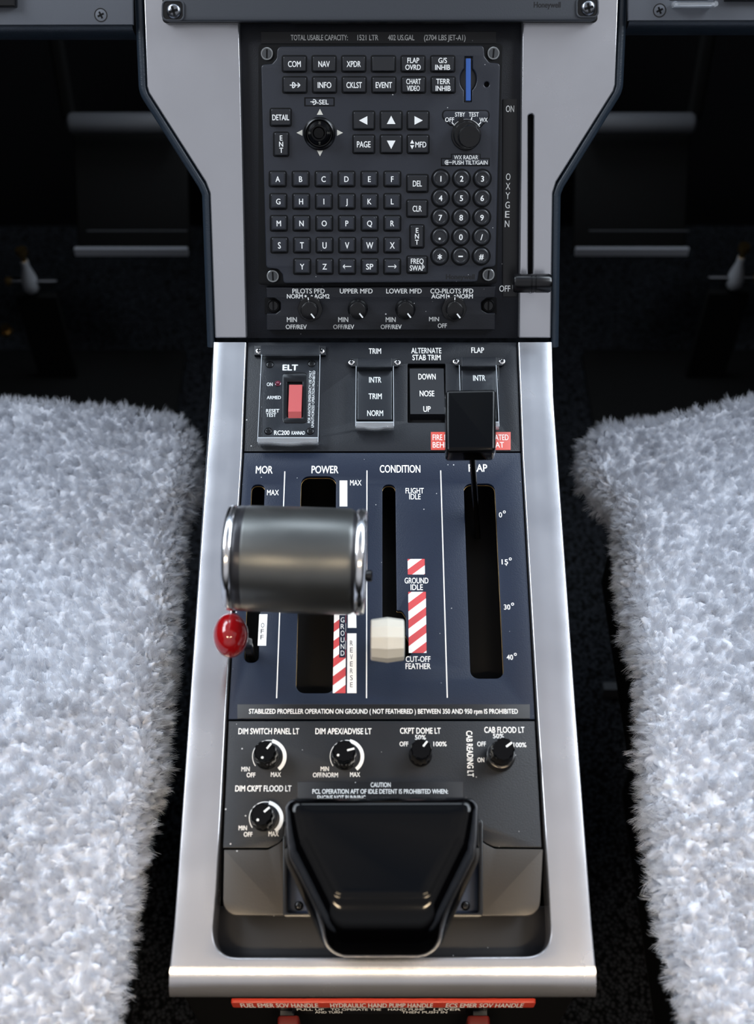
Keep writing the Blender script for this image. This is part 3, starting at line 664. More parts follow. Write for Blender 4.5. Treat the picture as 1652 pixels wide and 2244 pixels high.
part('fastener_well', G().plate(rect(U, 1071, 670, 34, 38, -5.4, 1), GROOVE, -6, -5.4, bev=.1), dp)
for i, (s, w) in enumerate((('PILOTS PFD', 71), ('UPPER MFD', 72), ('LOWER MFD', 78), ('CO-PILOTS PFD', 94))):
    T(dp, U, s, (676, 780.5, 885, 990)[i], 637.5, 11, w, DZ)
for s, x, w in (('NORM', 646, 35), ('AGM2', 705, 34), ('AGM1', 962, 34), ('NORM', 1018.5, 35)): T(dp, U, s, x, 649, 10, w, DZ)
polyT(dp, U, [p for x in (669.5, 683, 983, 996.5) for p in arc(x, 649, 0, 2.5, -180, 180, 10)], DZ)
polyT(dp, U, [line(672, 653, 672.5, 664, 2.2), line(997, 652, 996.5, 663, 2.2)], DZ)
for s, x, y, w in (('MIN', 639.5, 700, 22), ('OFF/REV', 649, 716, 46), ('MIN', 752, 700, 22), ('OFF/REV', 753, 716, 46), ('MIN', 856, 700, 22), ('OFF/REV', 857, 716, 46), ('MIN', 951, 699, 22), ('OFF', 969, 713.5, 20)): T(dp, U, s, x, y, 10, w, DZ)
def pointer_line(parent, fr, x, y, z, dx, dy, r0, r1, w, m=WHITE):
    d = hypot(dx, dy); dx /= d; dy /= d; nx, ny = -dy * w / 2, dx * w / 2
    return part('pointer_line', G().add([(x + dx * a + nx * b, y + dy * a + ny * b, z + .05) for a, b in ((r0, -1), (r1, -1), (r1, 1), (r0, 1))], [[0, 1, 2, 3]], m), parent, flat=True)
for i, (cx, cy, big) in enumerate(((680, 676, 1), (784, 677, 0), (888, 677, 0), (994, 676, 1))):
    x, y = U.m(cx, cy, DZ); s_ = U.sc(cx, cy)[0]; g = G()
    if big: g.lathe([(27 * s_, 0), (27 * s_, 3.4), (26 * s_, 4.4), (22 * s_, 4.6)], KNOB, x, y, DZ, 40, flute=.015, fn=8)
    z1 = 15 if big else 11
    if not big: g.lathe([(22.5 * s_, 0), (22 * s_, 3), (19 * s_, 4)], KNOB, x, y, DZ, 36)
    k = part('knob', g, dp)
    rr = 18.5 * s_
    part('cap', G().lathe([(rr * 1.02, 2), (rr, z1 - .8), (rr * .96, z1 - .2), (rr * .9, z1), (.01, z1)], KNOB, x, y, DZ, 48, flute=.012, fn=24), k)
    pointer_line(k, U, x, y, DZ + z1, .62, -.78, rr * .35, rr * .98, .9)
    if big: pointer_line(k, U, x, y, DZ + 4.7, (-.15 if i == 0 else .05), 1, rr * 1.1, 26 * s_, .6)

# ================================================================== SWITCH PANEL
PZ = -2.5
def inner(y, off=0):
    def ip(pts, y):
        for (xa, ya), (xb, yb) in zip(pts, pts[1:]):
            if ya <= y <= yb: return xa + (xb - xa) * (y - ya) / (yb - ya)
        return pts[-1][0]
    return ip(IL, y) + off, ip(IR, y) - off
sp = thing('switch_panel', L, (*L.m(838, 870), 0), 'black trim switch panel with white headings and a red fire placard', 'panel')
e0, e1 = inner(752, 3), inner(988, 4)
hl = [box4(L, 893, 797, 976, 926, PZ, .8), box4(L, 782, 806, 860, 922, PZ, .8), box4(L, 1008, 806, 1090, 922, PZ, .8)]
part('plate', G().plate(px(L, [(e1[0], 989), (e1[1], 989), (e0[1], 750), (e0[0], 750)], PZ), PANEL, -5, PZ, holes=hl, bev=.4), sp)
for s, x, y, w in (('TRIM', 821.5, 769, 27), ('ALTERNATE', 934, 768, 66), ('STAB TRIM', 934.5, 783, 62), ('FLAP', 1046.5, 767, 28)): T(sp, L, s, x, y, 12.5, w, PZ, bold=.015)
fp = part('fire_placard', G().plate(box4(L, 944, 946.5, 1119, 986, PZ + .4, .2), REDPL, PZ, PZ + .4, bev=.1), sp, label='red fire extinguisher placard')
T(fp, L, 'FIRE EXTINGUISHER LOCATED', 1031, 958, 13, 166, PZ + .4, bold=.004); T(fp, L, 'BEHIND COPILOT SEAT', 1026, 974.5, 13, 156, PZ + .4, bold=.004)
def bracket(t, x0, x1, y0, y1, xs0, xs1):
    z = PZ + 6
    g = G().plate(box4(L, x0, y0, x1, y1, PZ + 2, .4), PANEL, PZ, PZ + 2, bev=.3)
    g.plate(box4(L, x0 + 13, y0 - 1, x1 - 13, y1 + 2, z, .4), PANEL, PZ + 1, z, bev=.5)
    b = part('hinge_bracket', g, t)
    for x in (xs0, xs1): cross_screw(b, L, x, y1 - 9, 7.5, PZ + 2, CHROME, .7, random.uniform(0, 60))
    return b
def cover(t, x0, y0, x1, y1, z):
    g = G().plate(box4(L, x0, y0, x1, y1 - 11, z, .4), CLEAR, z - 1.0, z, bev=.2)
    a = L.m(x0, y0, z); b = L.m(x1, y1, z)
    for xx in (a[0], b[0] - 1.0): g.box((xx, b[1] + 2, PZ + 1.5), (xx + 1.0, a[1], z - .2), CLEAR)
    c = part('guard_cover', g, t, label='clear plastic guard')
    g2 = G(); n = 16; y_t, y_b = L.m(x0, y1 - 11, z)[1], b[1]
    rows = []
    for k in range(n + 1):
        u = k / n; xx = a[0] + (b[0] - a[0]) * u; bow = -1.0 * max(0, 1 - ((u - .5) / .28) ** 2) if abs(u - .5) < .28 else 0
        rows.append([(xx, y_t, z), (xx, y_b + .6 + bow, z - .6), (xx, y_b + bow, z - 1.4), (xx, y_b + .4 + bow, z - 4), (xx, y_b + 1.5, PZ + 1.5), (xx, y_t, PZ + 1.5), (xx, y_t, z)])
    g2.strip(rows, CLEARE)
    g2.box((a[0], y_t - .25, z - .3), (b[0], y_t + .25, z + .06), EDGEGLINT)
    for xx in (a[0] - .1, b[0] - .25): g2.box((xx, y_b + .6, z - .5), (xx + .35, a[1], z + .06), EDGEGLINT)
    for k in range(n): g2.add([(rows[k][2][0], rows[k][2][1] - .05, z - 1.0), (rows[k + 1][2][0], rows[k + 1][2][1] - .05, z - 1.0), (rows[k + 1][2][0], rows[k + 1][2][1] - .05, z - 2.2), (rows[k][2][0], rows[k][2][1] - .05, z - 2.2)], [[0, 1, 2, 3]], EDGEGLINT)
    part('guard_lip', g2, c)
# ELT
t = thing('beacon_switch_unit', L, (*L.m(636, 868), PZ), 'guarded emergency beacon switch plate with a red rocker marked ELT', 'switch')
z = PZ + 1.6
rh = rect(L, 646, 872, 54, 110, z, 2.4)
part('plate', G().plate(rect(L, 636, 872, 122, 186, z, 1.2), PANEL, PZ, z, holes=[rh], bev=.4), t)
rw = part('rocker_housing', G().plate(rect(L, 646, 872, 54, 110, z + .3, 2.4), KNOB, PZ, z + .3, holes=[rect(L, 646, 876, 34, 78, z, .5)], bev=.3).plate(rect(L, 646, 872, 50, 104, PZ, 1), GROOVE, PZ - 1, PZ + .2, bev=.1), t)
a = L.m(631, 914, z + 2.5); b = L.m(662, 841, z + 2.5); ym = a[1] + (b[1] - a[1]) * .16
part('rocker', G().add([(x, y, h) for x in (a[0], b[0]) for y, h in ((a[1], z), (ym, z + 2.6), (b[1] - .6, z + 2.0), (b[1], z + 1.4), (b[1], PZ), (a[1], PZ))], [[0, 1, 7, 6], [1, 2, 8, 7], [2, 3, 9, 8], [3, 4, 10, 9], [0, 6, 11, 5], [0, 5, 4, 3, 2, 1], [6, 7, 8, 9, 10, 11]], REDSW), t, label='red rocker')
part('indicator_light', G().lathe([(1.9, 0), (1.9, .6), (1.5, .8), (1.45, .6), (1.2, 1.4), (.6, 1.9), (.01, 2)], LED, *L.m(609, 841, z), z, 24), t, label='dark red lens')
for s, x, y, w, h in (('ELT', 636, 805, 34, 13), ('ON', 591, 842, 13, 8), ('ARMED', 600, 871, 31, 7.5), ('RESET', 597.5, 900, 29, 8), ('TEST', 594, 909.5, 22, 8), ('RC200', 617.5, 948, 34, 10), ('KANNAD', 653.5, 948.5, 29, 8)): T(t, L, s, x, y, h, w, z, bold=.04 if s == 'ELT' else .02)
T(t, L, 'FOR AVIATION EMERGENCY USE ONLY', 678.5, 869, 6, 115, z, rot=90, bold=.01); T(t, L, 'UNAUTHORIZED OPERATION PROHIBITED', 686, 874, 6, 125, z, rot=90, bold=.01)
for x, y in ((591, 799), (683, 797), (588, 945), (680, 945)): cross_screw(t, L, x, y, 9, z, KNOB, .9, random.uniform(0, 80))
bracket(t, 557, 714, 757, 778, 567, 704); cover(t, 573, 777, 697, 970, PZ + 8)
def gswitch(name, lab, cx, y0, legends, bx, cx0, cx1):
    t = thing(name, L, (*L.m(cx, 865), PZ), lab, 'switch')
    part('rocker', G().plate(box4(L, cx - 38, 806, cx + 38, 920, PZ + 1.5, .6), KEY, PZ - 4, PZ + 1.5, bev=.6), t)
    for s, y, w in legends: T(t, L, s, cx + (1 if y > 0 else 0), y, 13, w, PZ + 1.5, bold=.015)
    bracket(t, bx[0], bx[1], y0, y0 + 18, bx[0] + (2 if False else 0) + 1, bx[1] - 1)
    cover(t, cx0, y0 + 17, cx1, 936, PZ + 8)
    return t
gswitch('trim_switch', 'guarded black rocker switch marked INTR TRIM NORM under a clear cover', 821, 785, (('INTR', 832, 27), ('TRIM', 868, 29), ('NORM', 905, 35)), (769, 872), 780, 863)
gswitch('flap_switch', 'guarded black rocker switch partly hidden by the flap lever head', 1049, 783, (('INTR', 828, 27), ('FLAP', 864, 28), ('NORM', 900, 34)), (998, 1101), 1006, 1094)
t = thing('stab_trim_switch', L, (*L.m(934, 860), PZ), 'unguarded black rocker switch marked DOWN NOSE UP', 'switch')
part('housing', G().plate(box4(L, 893, 797, 976, 926, PZ, .8), GROOVE, PZ - 6, PZ - 4, bev=.1), t)
a = L.m(899, 908, PZ + 1); b = L.m(972, 807, PZ + 1); m_ = (a[1] + b[1]) / 2 + 2
part('rocker', G().add([(x, y, h) for x in (a[0], b[0]) for y, h in ((a[1], PZ + 1.4), (m_, PZ + .8), (b[1], PZ + .6), (b[1], PZ - 5), (a[1] - 1.5, PZ - 5))], [[0, 1, 6, 5], [1, 2, 7, 6], [2, 3, 8, 7], [0, 5, 9, 4], [0, 4, 3, 2, 1], [5, 6, 7, 8, 9]], KEY), t)
for s, y, w, zz in (('DOWN', 825, 38, .75), ('NOSE', 862, 32, .95), ('UP', 896, 16, 1.32)): T(t, L, s, 935.5, y, 13, w, PZ + zz, bold=.015)

# ================================================================== LEVER QUADRANT
QZ = -2.5
qp = thing('lever_quadrant', L, (*L.m(838, 1285), 0), 'black lever quadrant plate with four slots and white engine lettering', 'panel')
e0, e1 = inner(993, 4), inner(1577, 6)
def sl(pts, r): return rpoly(px(L, pts, QZ), r)
s_mor = sl([(535, 1452), (551, 1062), (580, 1062), (566, 1452)], 3.4)
s_pow = sl([(648, 1519), (660, 1044), (736, 1044), (733, 1519)], 5)
s_con = sl([(838, 1448), (838, 1062), (866, 1062), (869, 1338), (880, 1338), (889, 1352), (889, 1392), (904, 1420), (902, 1432), (882, 1448)], [3, 3.4, 3.4, .3, 2, 2, 2, 2, 2, 3])
s_flap = sl([(1031, 1487), (1016, 1060), (1084, 1060), (1104, 1487)], 4.6)
part('plate', G().plate(px(L, [(e1[0], 1576), (e1[1], 1576), (e0[1], 992), (e0[0], 992)], QZ), SKYTINTP, -5, QZ, holes=[s_mor, s_pow, s_con, s_flap], bev=.45, res=2), qp)
def offset_rim(pts, k):
    cx = sum(p[0] for p in pts) / len(pts); cy = sum(p[1] for p in pts) / len(pts); return [(cx + (p[0] - cx) * k, cy + (p[1] - cy) * k) for p in pts]
part('slot_liner', G().plate(px(L, [(512, 1545), (540, 1020), (1135, 1020), (1165, 1545)], -5), BRASS, -6.2, -5.4, holes=[s_mor, s_pow, s_con, s_flap], bev=.1), qp, label='thin brass edge under the slots')
part('slot_floor', G().plate(px(L, [(500, 1560), (530, 1010), (1140, 1010), (1170, 1560)], -28), GROOVE, -36, -32, bev=.1), qp)
for s, x, y, w in (('MOR', 579, 1029, 37), ('POWER', 712, 1028.5, 59), ('CONDITION', 876.5, 1027, 89), ('FLAP', 1047, 1025, 41)): T(qp, L, s, x, y, 17, w, QZ, bold=.02)
for s, x, y, w in (('MAX', 598, 1079, 26), ('MAX', 779.5, 1057.5, 25), ('FLIGHT', 908.5, 1075, 40), ('IDLE', 909, 1088, 25), ('GROUND', 912.5, 1272, 52), ('IDLE', 913, 1286.5, 27), ('CUT-OFF', 916, 1444, 54), ('FEATHER', 916, 1459.5, 55)): T(qp, L, s, x, y, 12.5 if y < 1100 else 13, w, QZ, bold=.012)
for s, x, y, w in (('0', 1096.5, 1128, 7), ('15', 1106, 1231, 14), ('30', 1111, 1330, 14), ('40', 1117, 1440, 14)):
    T(qp, L, s, x, y, 11.5, w, QZ, bold=.012); polyT(qp, L, arc(x + w / 2 + 5, y - 6, 1.8, 3.2, 0, 360, 14), QZ)
polyT(qp, L, [line(624, 1033, 606, 1530, 2.4)], QZ); polyT(qp, L, [line(804, 1031, 803, 1530, 2.4)], QZ); polyT(qp, L, [line(965.5, 1031, 980, 1529, 2.4)], QZ)
polyT(qp, L, [[(744, 1110), (761, 1110), (761, 1053), (744, 1053)]], QZ, name='white_band')
polyT(qp, L, [[(750, 1376), (781, 1376), (781, 1300), (759, 1300), (759, 1376)]][:0] + [[(762, 1376), (781, 1376), (780, 1300), (762, 1300)]], QZ, name='white_band')
def decal(name, pts, m, zz=.02, par=None):
    org = px(L, [pts[0]], QZ)[0]
    o = part(name, G().flat(px(L, pts, QZ), m, QZ + zz), par or qp, flat=True); return o
rv = decal('white_band', [(760.5, 1519), (781, 1519), (781, 1388), (761, 1388)], WHITE, .06)
for i, ch in enumerate('REVERSE'): T(rv, L, ch, 770, 1409 + i * 15.2, 11.5, 6, QZ + .04, ENGR, bold=.0)
ofl = decal('white_band', [(564.5, 1415), (583, 1415), (586, 1346), (568, 1346)], WHITE, .06)
for i, ch in enumerate('OFF'): T(ofl, L, ch, 575.5 - i * .7, 1370 + i * 13, 10.5, 7, QZ + .04, ENGR, bold=.0)
decal('striped_band', [(729, 1519), (757, 1519), (758, 1346), (732, 1346)], STRIPE, .06)
gb = decal('dark_band', [(743, 1441), (756.5, 1441), (757.5, 1348), (743.5, 1348)], SKYTINTP, .12)
for i, ch in enumerate('GROUND'): T(gb, L, ch, 750.5, 1358 + i * 14.6, 11.5, 8, QZ + .1, WHITE, bold=.0)
decal('striped_band', [(893.5, 1259), (931, 1259), (930.5, 1225), (893, 1225)], STRIPE, .06)
decal('striped_band', [(895.5, 1431), (934.5, 1431), (933, 1297), (894.5, 1297)], STRIPE, .06)

# ---- levers
# power lever
t = thing('power_lever', L, (*L.m(692, 1300), -30), 'large worn grey metal drum grip of the power lever', 'lever')
H = 84; sx_, sy_ = L.sc(652, 1225, H)
gx0 = L.m(499, 1225, H)[0]; gx1 = L.m(803, 1225, H)[0]; gy = L.m(652, 1222, H)[1]; ln = gx1 - gx0; R = 27.5
Tm = Matrix.Translation((gx0, gy, H)) @ Matrix.Rotation(radians(-2.0), 4, 'Z') @ Matrix.Rotation(pi / 2, 4, 'Y')
part('grip', G().lathe([(R * .985, 9), (R * .998, 10.5), (R * 1.005, ln * .5), (R, ln - 9), (R * .975, ln - 7)], GUN, n=64, T=Tm), t, 60)
part('end_ring', G().lathe([(.01, 1.5), (R * .78, 1.2), (R * .86, .2), (R * .93, 0), (R * .985, .8), (R * 1.0, 2.4), (R * .99, 4.2), (R * .955, 5)], CHROME, n=64, T=Tm), t, 60, label='bright chrome end rim')
part('end_ring', G().lathe([(R * .955, ln - 5.6), (R * .99, ln - 4.6), (R * 1.0, ln - 2.4), (R * .985, ln - .8), (R * .93, ln), (R * .86, ln - .2), (R * .78, ln - 1.2), (.01, ln - 1.5)], CHROME, n=64, T=Tm), t, 60, label='bright chrome end rim')
part('worn_band', G().lathe([(R * .955, 4.8), (R * .975, 5.2), (R * .985, 6.2), (R * .99, 8), (R * .988, 11)], WEAR, n=64, T=Tm), t, 60, label='worn black band')
part('worn_band', G().lathe([(R * .978, ln - 7.6), (R * .955, ln - 6.4), (R * .95, ln - 5.4)], WEAR, n=64, T=Tm), t, 60, label='worn black band')
bx, by = L.m(809, 1262, H + 2)
Tb = Matrix.Translation((bx - 3, by, H + 2)) @ Matrix.Rotation(pi / 2, 4, 'Y')
part('side_button', G().lathe([(.01, -2), (2.2, -2), (2.2, 1.5), (3, 1.6), (3, 4), (2.4, 4.6), (.01, 4.6)], KNOB, n=20, T=Tb), t, label='small black push button')
sb = L.m(692, 1300, 0); part('stem', G().bar((sb[0], sb[1], -28), ((gx0 + gx1) / 2 + 6, gy, H - 10), 14, 5, STEEL), t)
# MOR lever
t = thing('manual_override_lever', L, (*L.m(552, 1425), -30), 'glossy red ball knob of the manual override lever', 'lever')
H = 44; kx, ky = L.m(505.5, 1392, H); sx_, sy_ = L.sc(505, 1392, H)
prof = [(max(.01, sin(pi * i / 20)), -cos(pi * i / 20)) for i in range(21)]
part('knob', G().lathe([(a * 38 * sx_, b * 11.5 * (1.15 if b < 0 else 1)) for a, b in prof], REDK, kx, ky, H, 48, sy=1.3), t, 80, label='glossy red knob')
b0 = L.m(551, 1424, 0); part('stem', G().bar((b0[0], b0[1], -28), (b0[0] - 1, b0[1] - 1, 16), 4, 6, KNOB).bar((b0[0] - .5, b0[1] - .5, 13), (kx, ky, H - 8), 5, 6, KNOB), t)
# condition lever
t = thing('condition_lever', L, (*L.m(872, 1395), -30), 'ivory faceted knob of the condition lever', 'lever')
H = 48; kx0 = L.m(812, 1400, H)[0]; kx1 = L.m(885.5, 1400, H)[0]; ky = L.m(848, 1402, H)[1]; ln = kx1 - kx0; R = 48 * L.sc(848, 1400, H)[1]
Tm = Matrix.Translation((kx0, ky, H)) @ Matrix.Rotation(pi / 2, 4, 'Y') @ Matrix.Rotation(radians(12), 4, 'Z')
part('knob', G().lathe([(.01, 0), (R * .84, 0), (R * .9, .5), (R * 1.0, ln * .5), (R * .9, ln - .5), (R * .84, ln), (.01, ln)], IVORY, n=12, T=Tm), t, 12, label='ivory faceted knob')
b0 = L.m(876, 1400, 0); part('stem', G().bar((b0[0] - 1, b0[1], -28), (b0[0] - 3, b0[1], 20), 9, 6, KNOB).bar((b0[0] - 3, b0[1], 17), ((kx0 + kx1) / 2 + 2, ky, H - 6), 8, 6, KNOB), t)
# flap lever
t = thing('flap_lever', L, (*L.m(1042, 1130), -30), 'flat black paddle head of the flap lever on a thin stem', 'lever')
H = 88; p_ = [(976, 990), (1088, 984), (1088, 852), (975, 854)]
part('head', G().plate(rpoly([(*L.m(*q, H),) for q in [(977, 989), (1087, 987), (1088, 851), (976, 853)]], 2.2), GLOSS, H - 13, H, bev=2.2, res=3), t)
b0 = L.m(1044, 1128, -4); h1 = L.m(1032, 960, H - 8)
dz = (h1[0] - b0[0]) / (H - 4), (h1[1] - b0[1]) / (H - 4)
part('stem', G().bar((b0[0] - dz[0] * 24, b0[1] - dz[1] * 24, -28), (h1[0], h1[1], H - 8), 3.4, 8, GLOSS), t)

# ================================================================== LIGHTING PANEL
lp = thing('lighting_panel', L, (*L.m(838, 1710), 0), 'black cockpit lighting panel with five black dimmer knobs', 'panel')
e0, e1 = inner(1582, 7), inner(1850, 9)
part('plate', G().plate(rpoly(px(L, [(e1[0], 1858), (588, 1858), (615, 1845), (630, 1815), (1045, 1815), (1058, 1845), (1085, 1856), (e1[1], 1857), (e0[1], 1580), (e0[0], 1580)], PZ), [.5, 6, 6, .5, .5, 6, 6, .5, .5, .5]), PANEL, -5, PZ, bev=.4), lp)
pp = part('propeller_placard', G().plate(box4(L, 520, 1543, 1161, 1575, QZ + .5, .3), PLAC, QZ, QZ + .5, bev=.15), lp)
T(pp, L, 'STABILIZED PROPELLER OPERATION ON GROUND ( NOT FEATHERED ) BETWEEN 350 AND 950 rpm IS PROHIBITED', 840, 1558.5, 11, 589, QZ + .5, bold=.012)
cp = part('caution_placard', G().plate(box4(L, 652, 1713, 1014, 1790, PZ + .3, .4), PLAC, PZ, PZ + .3, bev=.1), lp)
T(cp, L, 'CAUTION', 834, 1719.5, 10.5, 44, PZ + .3); T(cp, L, 'PCL OPERATION AFT OF IDLE DETENT IS PROHIBITED WHEN:', 833, 1734, 10.5, 297, PZ + .3); T(cp, L, '- ENGINE NOT RUNNING', 745, 1748, 10.5, 112, PZ + .3)
for s, x, y, w in (('DIM SWITCH PANEL LT', 589, 1602, 133), ('DIM APEX/ADVISE LT', 752.5, 1602, 123), ('CKPT DOME LT', 921, 1601, 89), ('CAB FLOOD LT', 1105, 1599, 88), ('DIM CKPT FLOOD LT', 577, 1727.5, 123)): T(lp, L, s, x, y, 13.5, w, PZ, bold=.015)
for s, x, y, w in (('MIN', 538, 1685, 18), ('OFF', 550, 1698, 19), ('MAX', 604.5, 1697, 22), ('MIN', 711.5, 1684.5, 18), ('OFF/NORM', 713, 1698, 55), ('MAX', 778, 1697, 22), ('OFF', 885, 1630, 19), ('50%', 921, 1615.5, 24), ('100%', 964, 1630, 29), ('OFF', 1055, 1630, 19), ('50%', 1092, 1612.5, 24), ('100%', 1139, 1632, 28), ('ON', 1053.5, 1665, 15), ('MIN', 532, 1814, 18), ('OFF', 543.5, 1828, 19), ('MAX', 599.5, 1827, 22)): T(lp, L, s, x, y, 10.5, w, PZ, bold=.015)
T(lp, L, 'CAB READING LT', 1030, 1651.5, 14, 101, PZ, rot=-90, bold=.015)
def lknob(cx, cy, rpx, z1, ang, base=None, arcs=None):
    x, y = L.m(cx, cy, PZ); s_ = L.sc(cx, cy)[0]; r = rpx * s_
    if arcs: polyT(lp, L, arc(cx + 4, cy - 2, arcs[0], arcs[1], -52, 78, 26), PZ, name='dial_arc'); polyT(lp, L, arc(cx + 4, cy - 2, arcs[0] + 4, arcs[1] - 2.5, 78, 215, 20), PZ, name='dial_arc')
    g = G().lathe([(r * 1.12, 0), (r * 1.1, 2.2), (r * 1.0, 3)], KNOB, x, y, PZ, 40)
    if base: g.lathe([(base * s_, 0), (base * s_, 6), (base * s_ * .96, 7.2), (base * s_ * .85, 7.6)], KNOB, x, y, PZ, 40)
    k = part('knob', g, lp)
    part('cap', G().lathe([(r * 1.04, 2.5), (r * .98, z1 - 1), (r * .94, z1 - .3), (r * .86, z1), (.01, z1)], GLOSS, x, y, PZ, 64, flute=.035, fn=12), k, 30)
    pointer_line(k, L, x, y, PZ + z1, cos(radians(ang)), sin(radians(ang)), r * .3, r * .92, 1.0)
    for a in (200, 290):
        part('grip_dot', G().lathe([(.7, 0), (.6, .25), (.01, .3)], WHITE, x + r * .6 * cos(radians(a + ang)), y + r * .6 * sin(radians(a + ang)), PZ + z1, 10), k) if a == 200 and arcs else None
    return k
lknob(585, 1660, 24, 15, 52, arcs=(31, 39)); lknob(755, 1660, 25, 15, 15, arcs=(31, 39)); lknob(921, 1655, 23, 15, 52); lknob(1095, 1660, 25, 21, 35, base=32); lknob(578, 1795, 24, 15, 40, arcs=(31, 39))
for y in (1634, 1842): pass

# ================================================================== AFT COVER AND BLACK HANDLE
ac = thing('aft_cover_panel', L, (*L.m(838, 1940), 0), 'dull black cover plate behind the big black handle', 'panel')
part('plate', G().plate(rpoly(px(L, [(488, 2006), (622, 2006), (622, 1840), (608, 1850), (588, 1862), (491, 1862)], PZ), [8, .5, .5, 4, 4, .5]), AFT, -5, PZ, bev=.5), ac)
part('plate', G().plate(rpoly(px(L, [(1055, 2007), (1182, 2007), (1190, 1861), (1084, 1860), (1064, 1850), (1050, 1840)], PZ), [.5, 8, .5, 4, 4, .5]), AFT, -5, PZ, bev=.5), ac)
part('handle_well', G().plate(rpoly(px(L, [(628, 2004), (1050, 2004), (1052, 1800), (626, 1800)], -8), 3), SKYTINTP, -14, -8, bev=.6), ac)
for x in (655, 1020): cross_screw(ac, L, x, 1985, 10, -8, KNOB, 1.2)
part('well_rim', G().plate(rpoly(px(L, [(620, 2010), (1058, 2010), (1058, 1795), (620, 1795)], PZ), 2), KNOB, -10, PZ + .6, holes=[rpoly(px(L, [(630, 2001), (1048, 2001), (1048, 1805), (630, 1805)], PZ), 2)], bev=.5), ac)

hd = thing('black_handle', L, (*L.m(836, 1930), -8), 'large glossy black tapered handle at the aft end of the pedestal', 'handle')
A_ = [(626, 1749), (1046, 1747), (1051, 1880), (955, 2098), (720, 2098), (622, 1880)]
B_ = [(650, 1768), (1022, 1768), (1006, 1834), (940, 1963), (734, 1963), (668, 1834)]
def hloop(c, h, r, k=5):
    p = rpoly(px(L, c, h), r, k); return [(x, y, h) for x, y in p]
def mix(a, b, t): return [(p[0] + (q[0] - p[0]) * t, p[1] + (q[1] - p[1]) * t) for p, q in zip(a, b)]
ctr = (836, 1860)
C_ = [(ctr[0] + (p[0] - ctr[0]) * .86, ctr[1] + (p[1] - ctr[1]) * .86) for p in B_]
D_ = [(836 + (p[0] - 836) * .86, 1905 + (p[1] - 1905) * .86) for p in A_]
HA = [50, 50, 33, 24, 24, 33]; HB = [57, 57, 57.5, 58, 58, 57.5]; HC = [57.5] * 6; HD = [12, 12, 8, 6, 6, 8]
def hl(c, hh, r, dh=0, k=9):
    p = rpoly(c, r, k); out = []
    for i, q in enumerate(p): h = hh[i // (k + 1)] + dh; out.append((*L.m(q[0], q[1], h), h))
    return out
def mh(a, b, t): return [x + (y - x) * t for x, y in zip(a, b)]
RA = [26, 26, 90, 66, 66, 90]; RB = [14, 14, 26, 20, 20, 26]
g = G().loft([hl(D_, [0] * 6, RB), hl(D_, HD, RB), hl(mix(A_, D_, .25), mh(HA, HD, .45), RA), hl(mix(A_, D_, .03), mh(HA, HD, .16), RA), hl(A_, HA, RA), *[hl(mix(A_, B_, t), mh(HA, HB, math.sqrt(1 - (1 - t) ** 2) * .985), mh(RA, RB, t)) for t in (.02, .05, .09, .14, .2, .27, .35, .43, .52, .6, .68, .76, .83, .89, .94, .98)], hl(mix(B_, C_, .12), HB, RB, .1), hl(mix(B_, C_, .45), HB, RB, .3), hl(C_, HC, RB, .2)], GLOSS)
part('grip', g, hd, 70)
hb = part('post', G().box((L.m(760, 1880, 0)[0], L.m(0, 1960, 0)[1], -7.9), (L.m(910, 1880, 0)[0], L.m(0, 1850, 0)[1], 3), KNOB), hd)

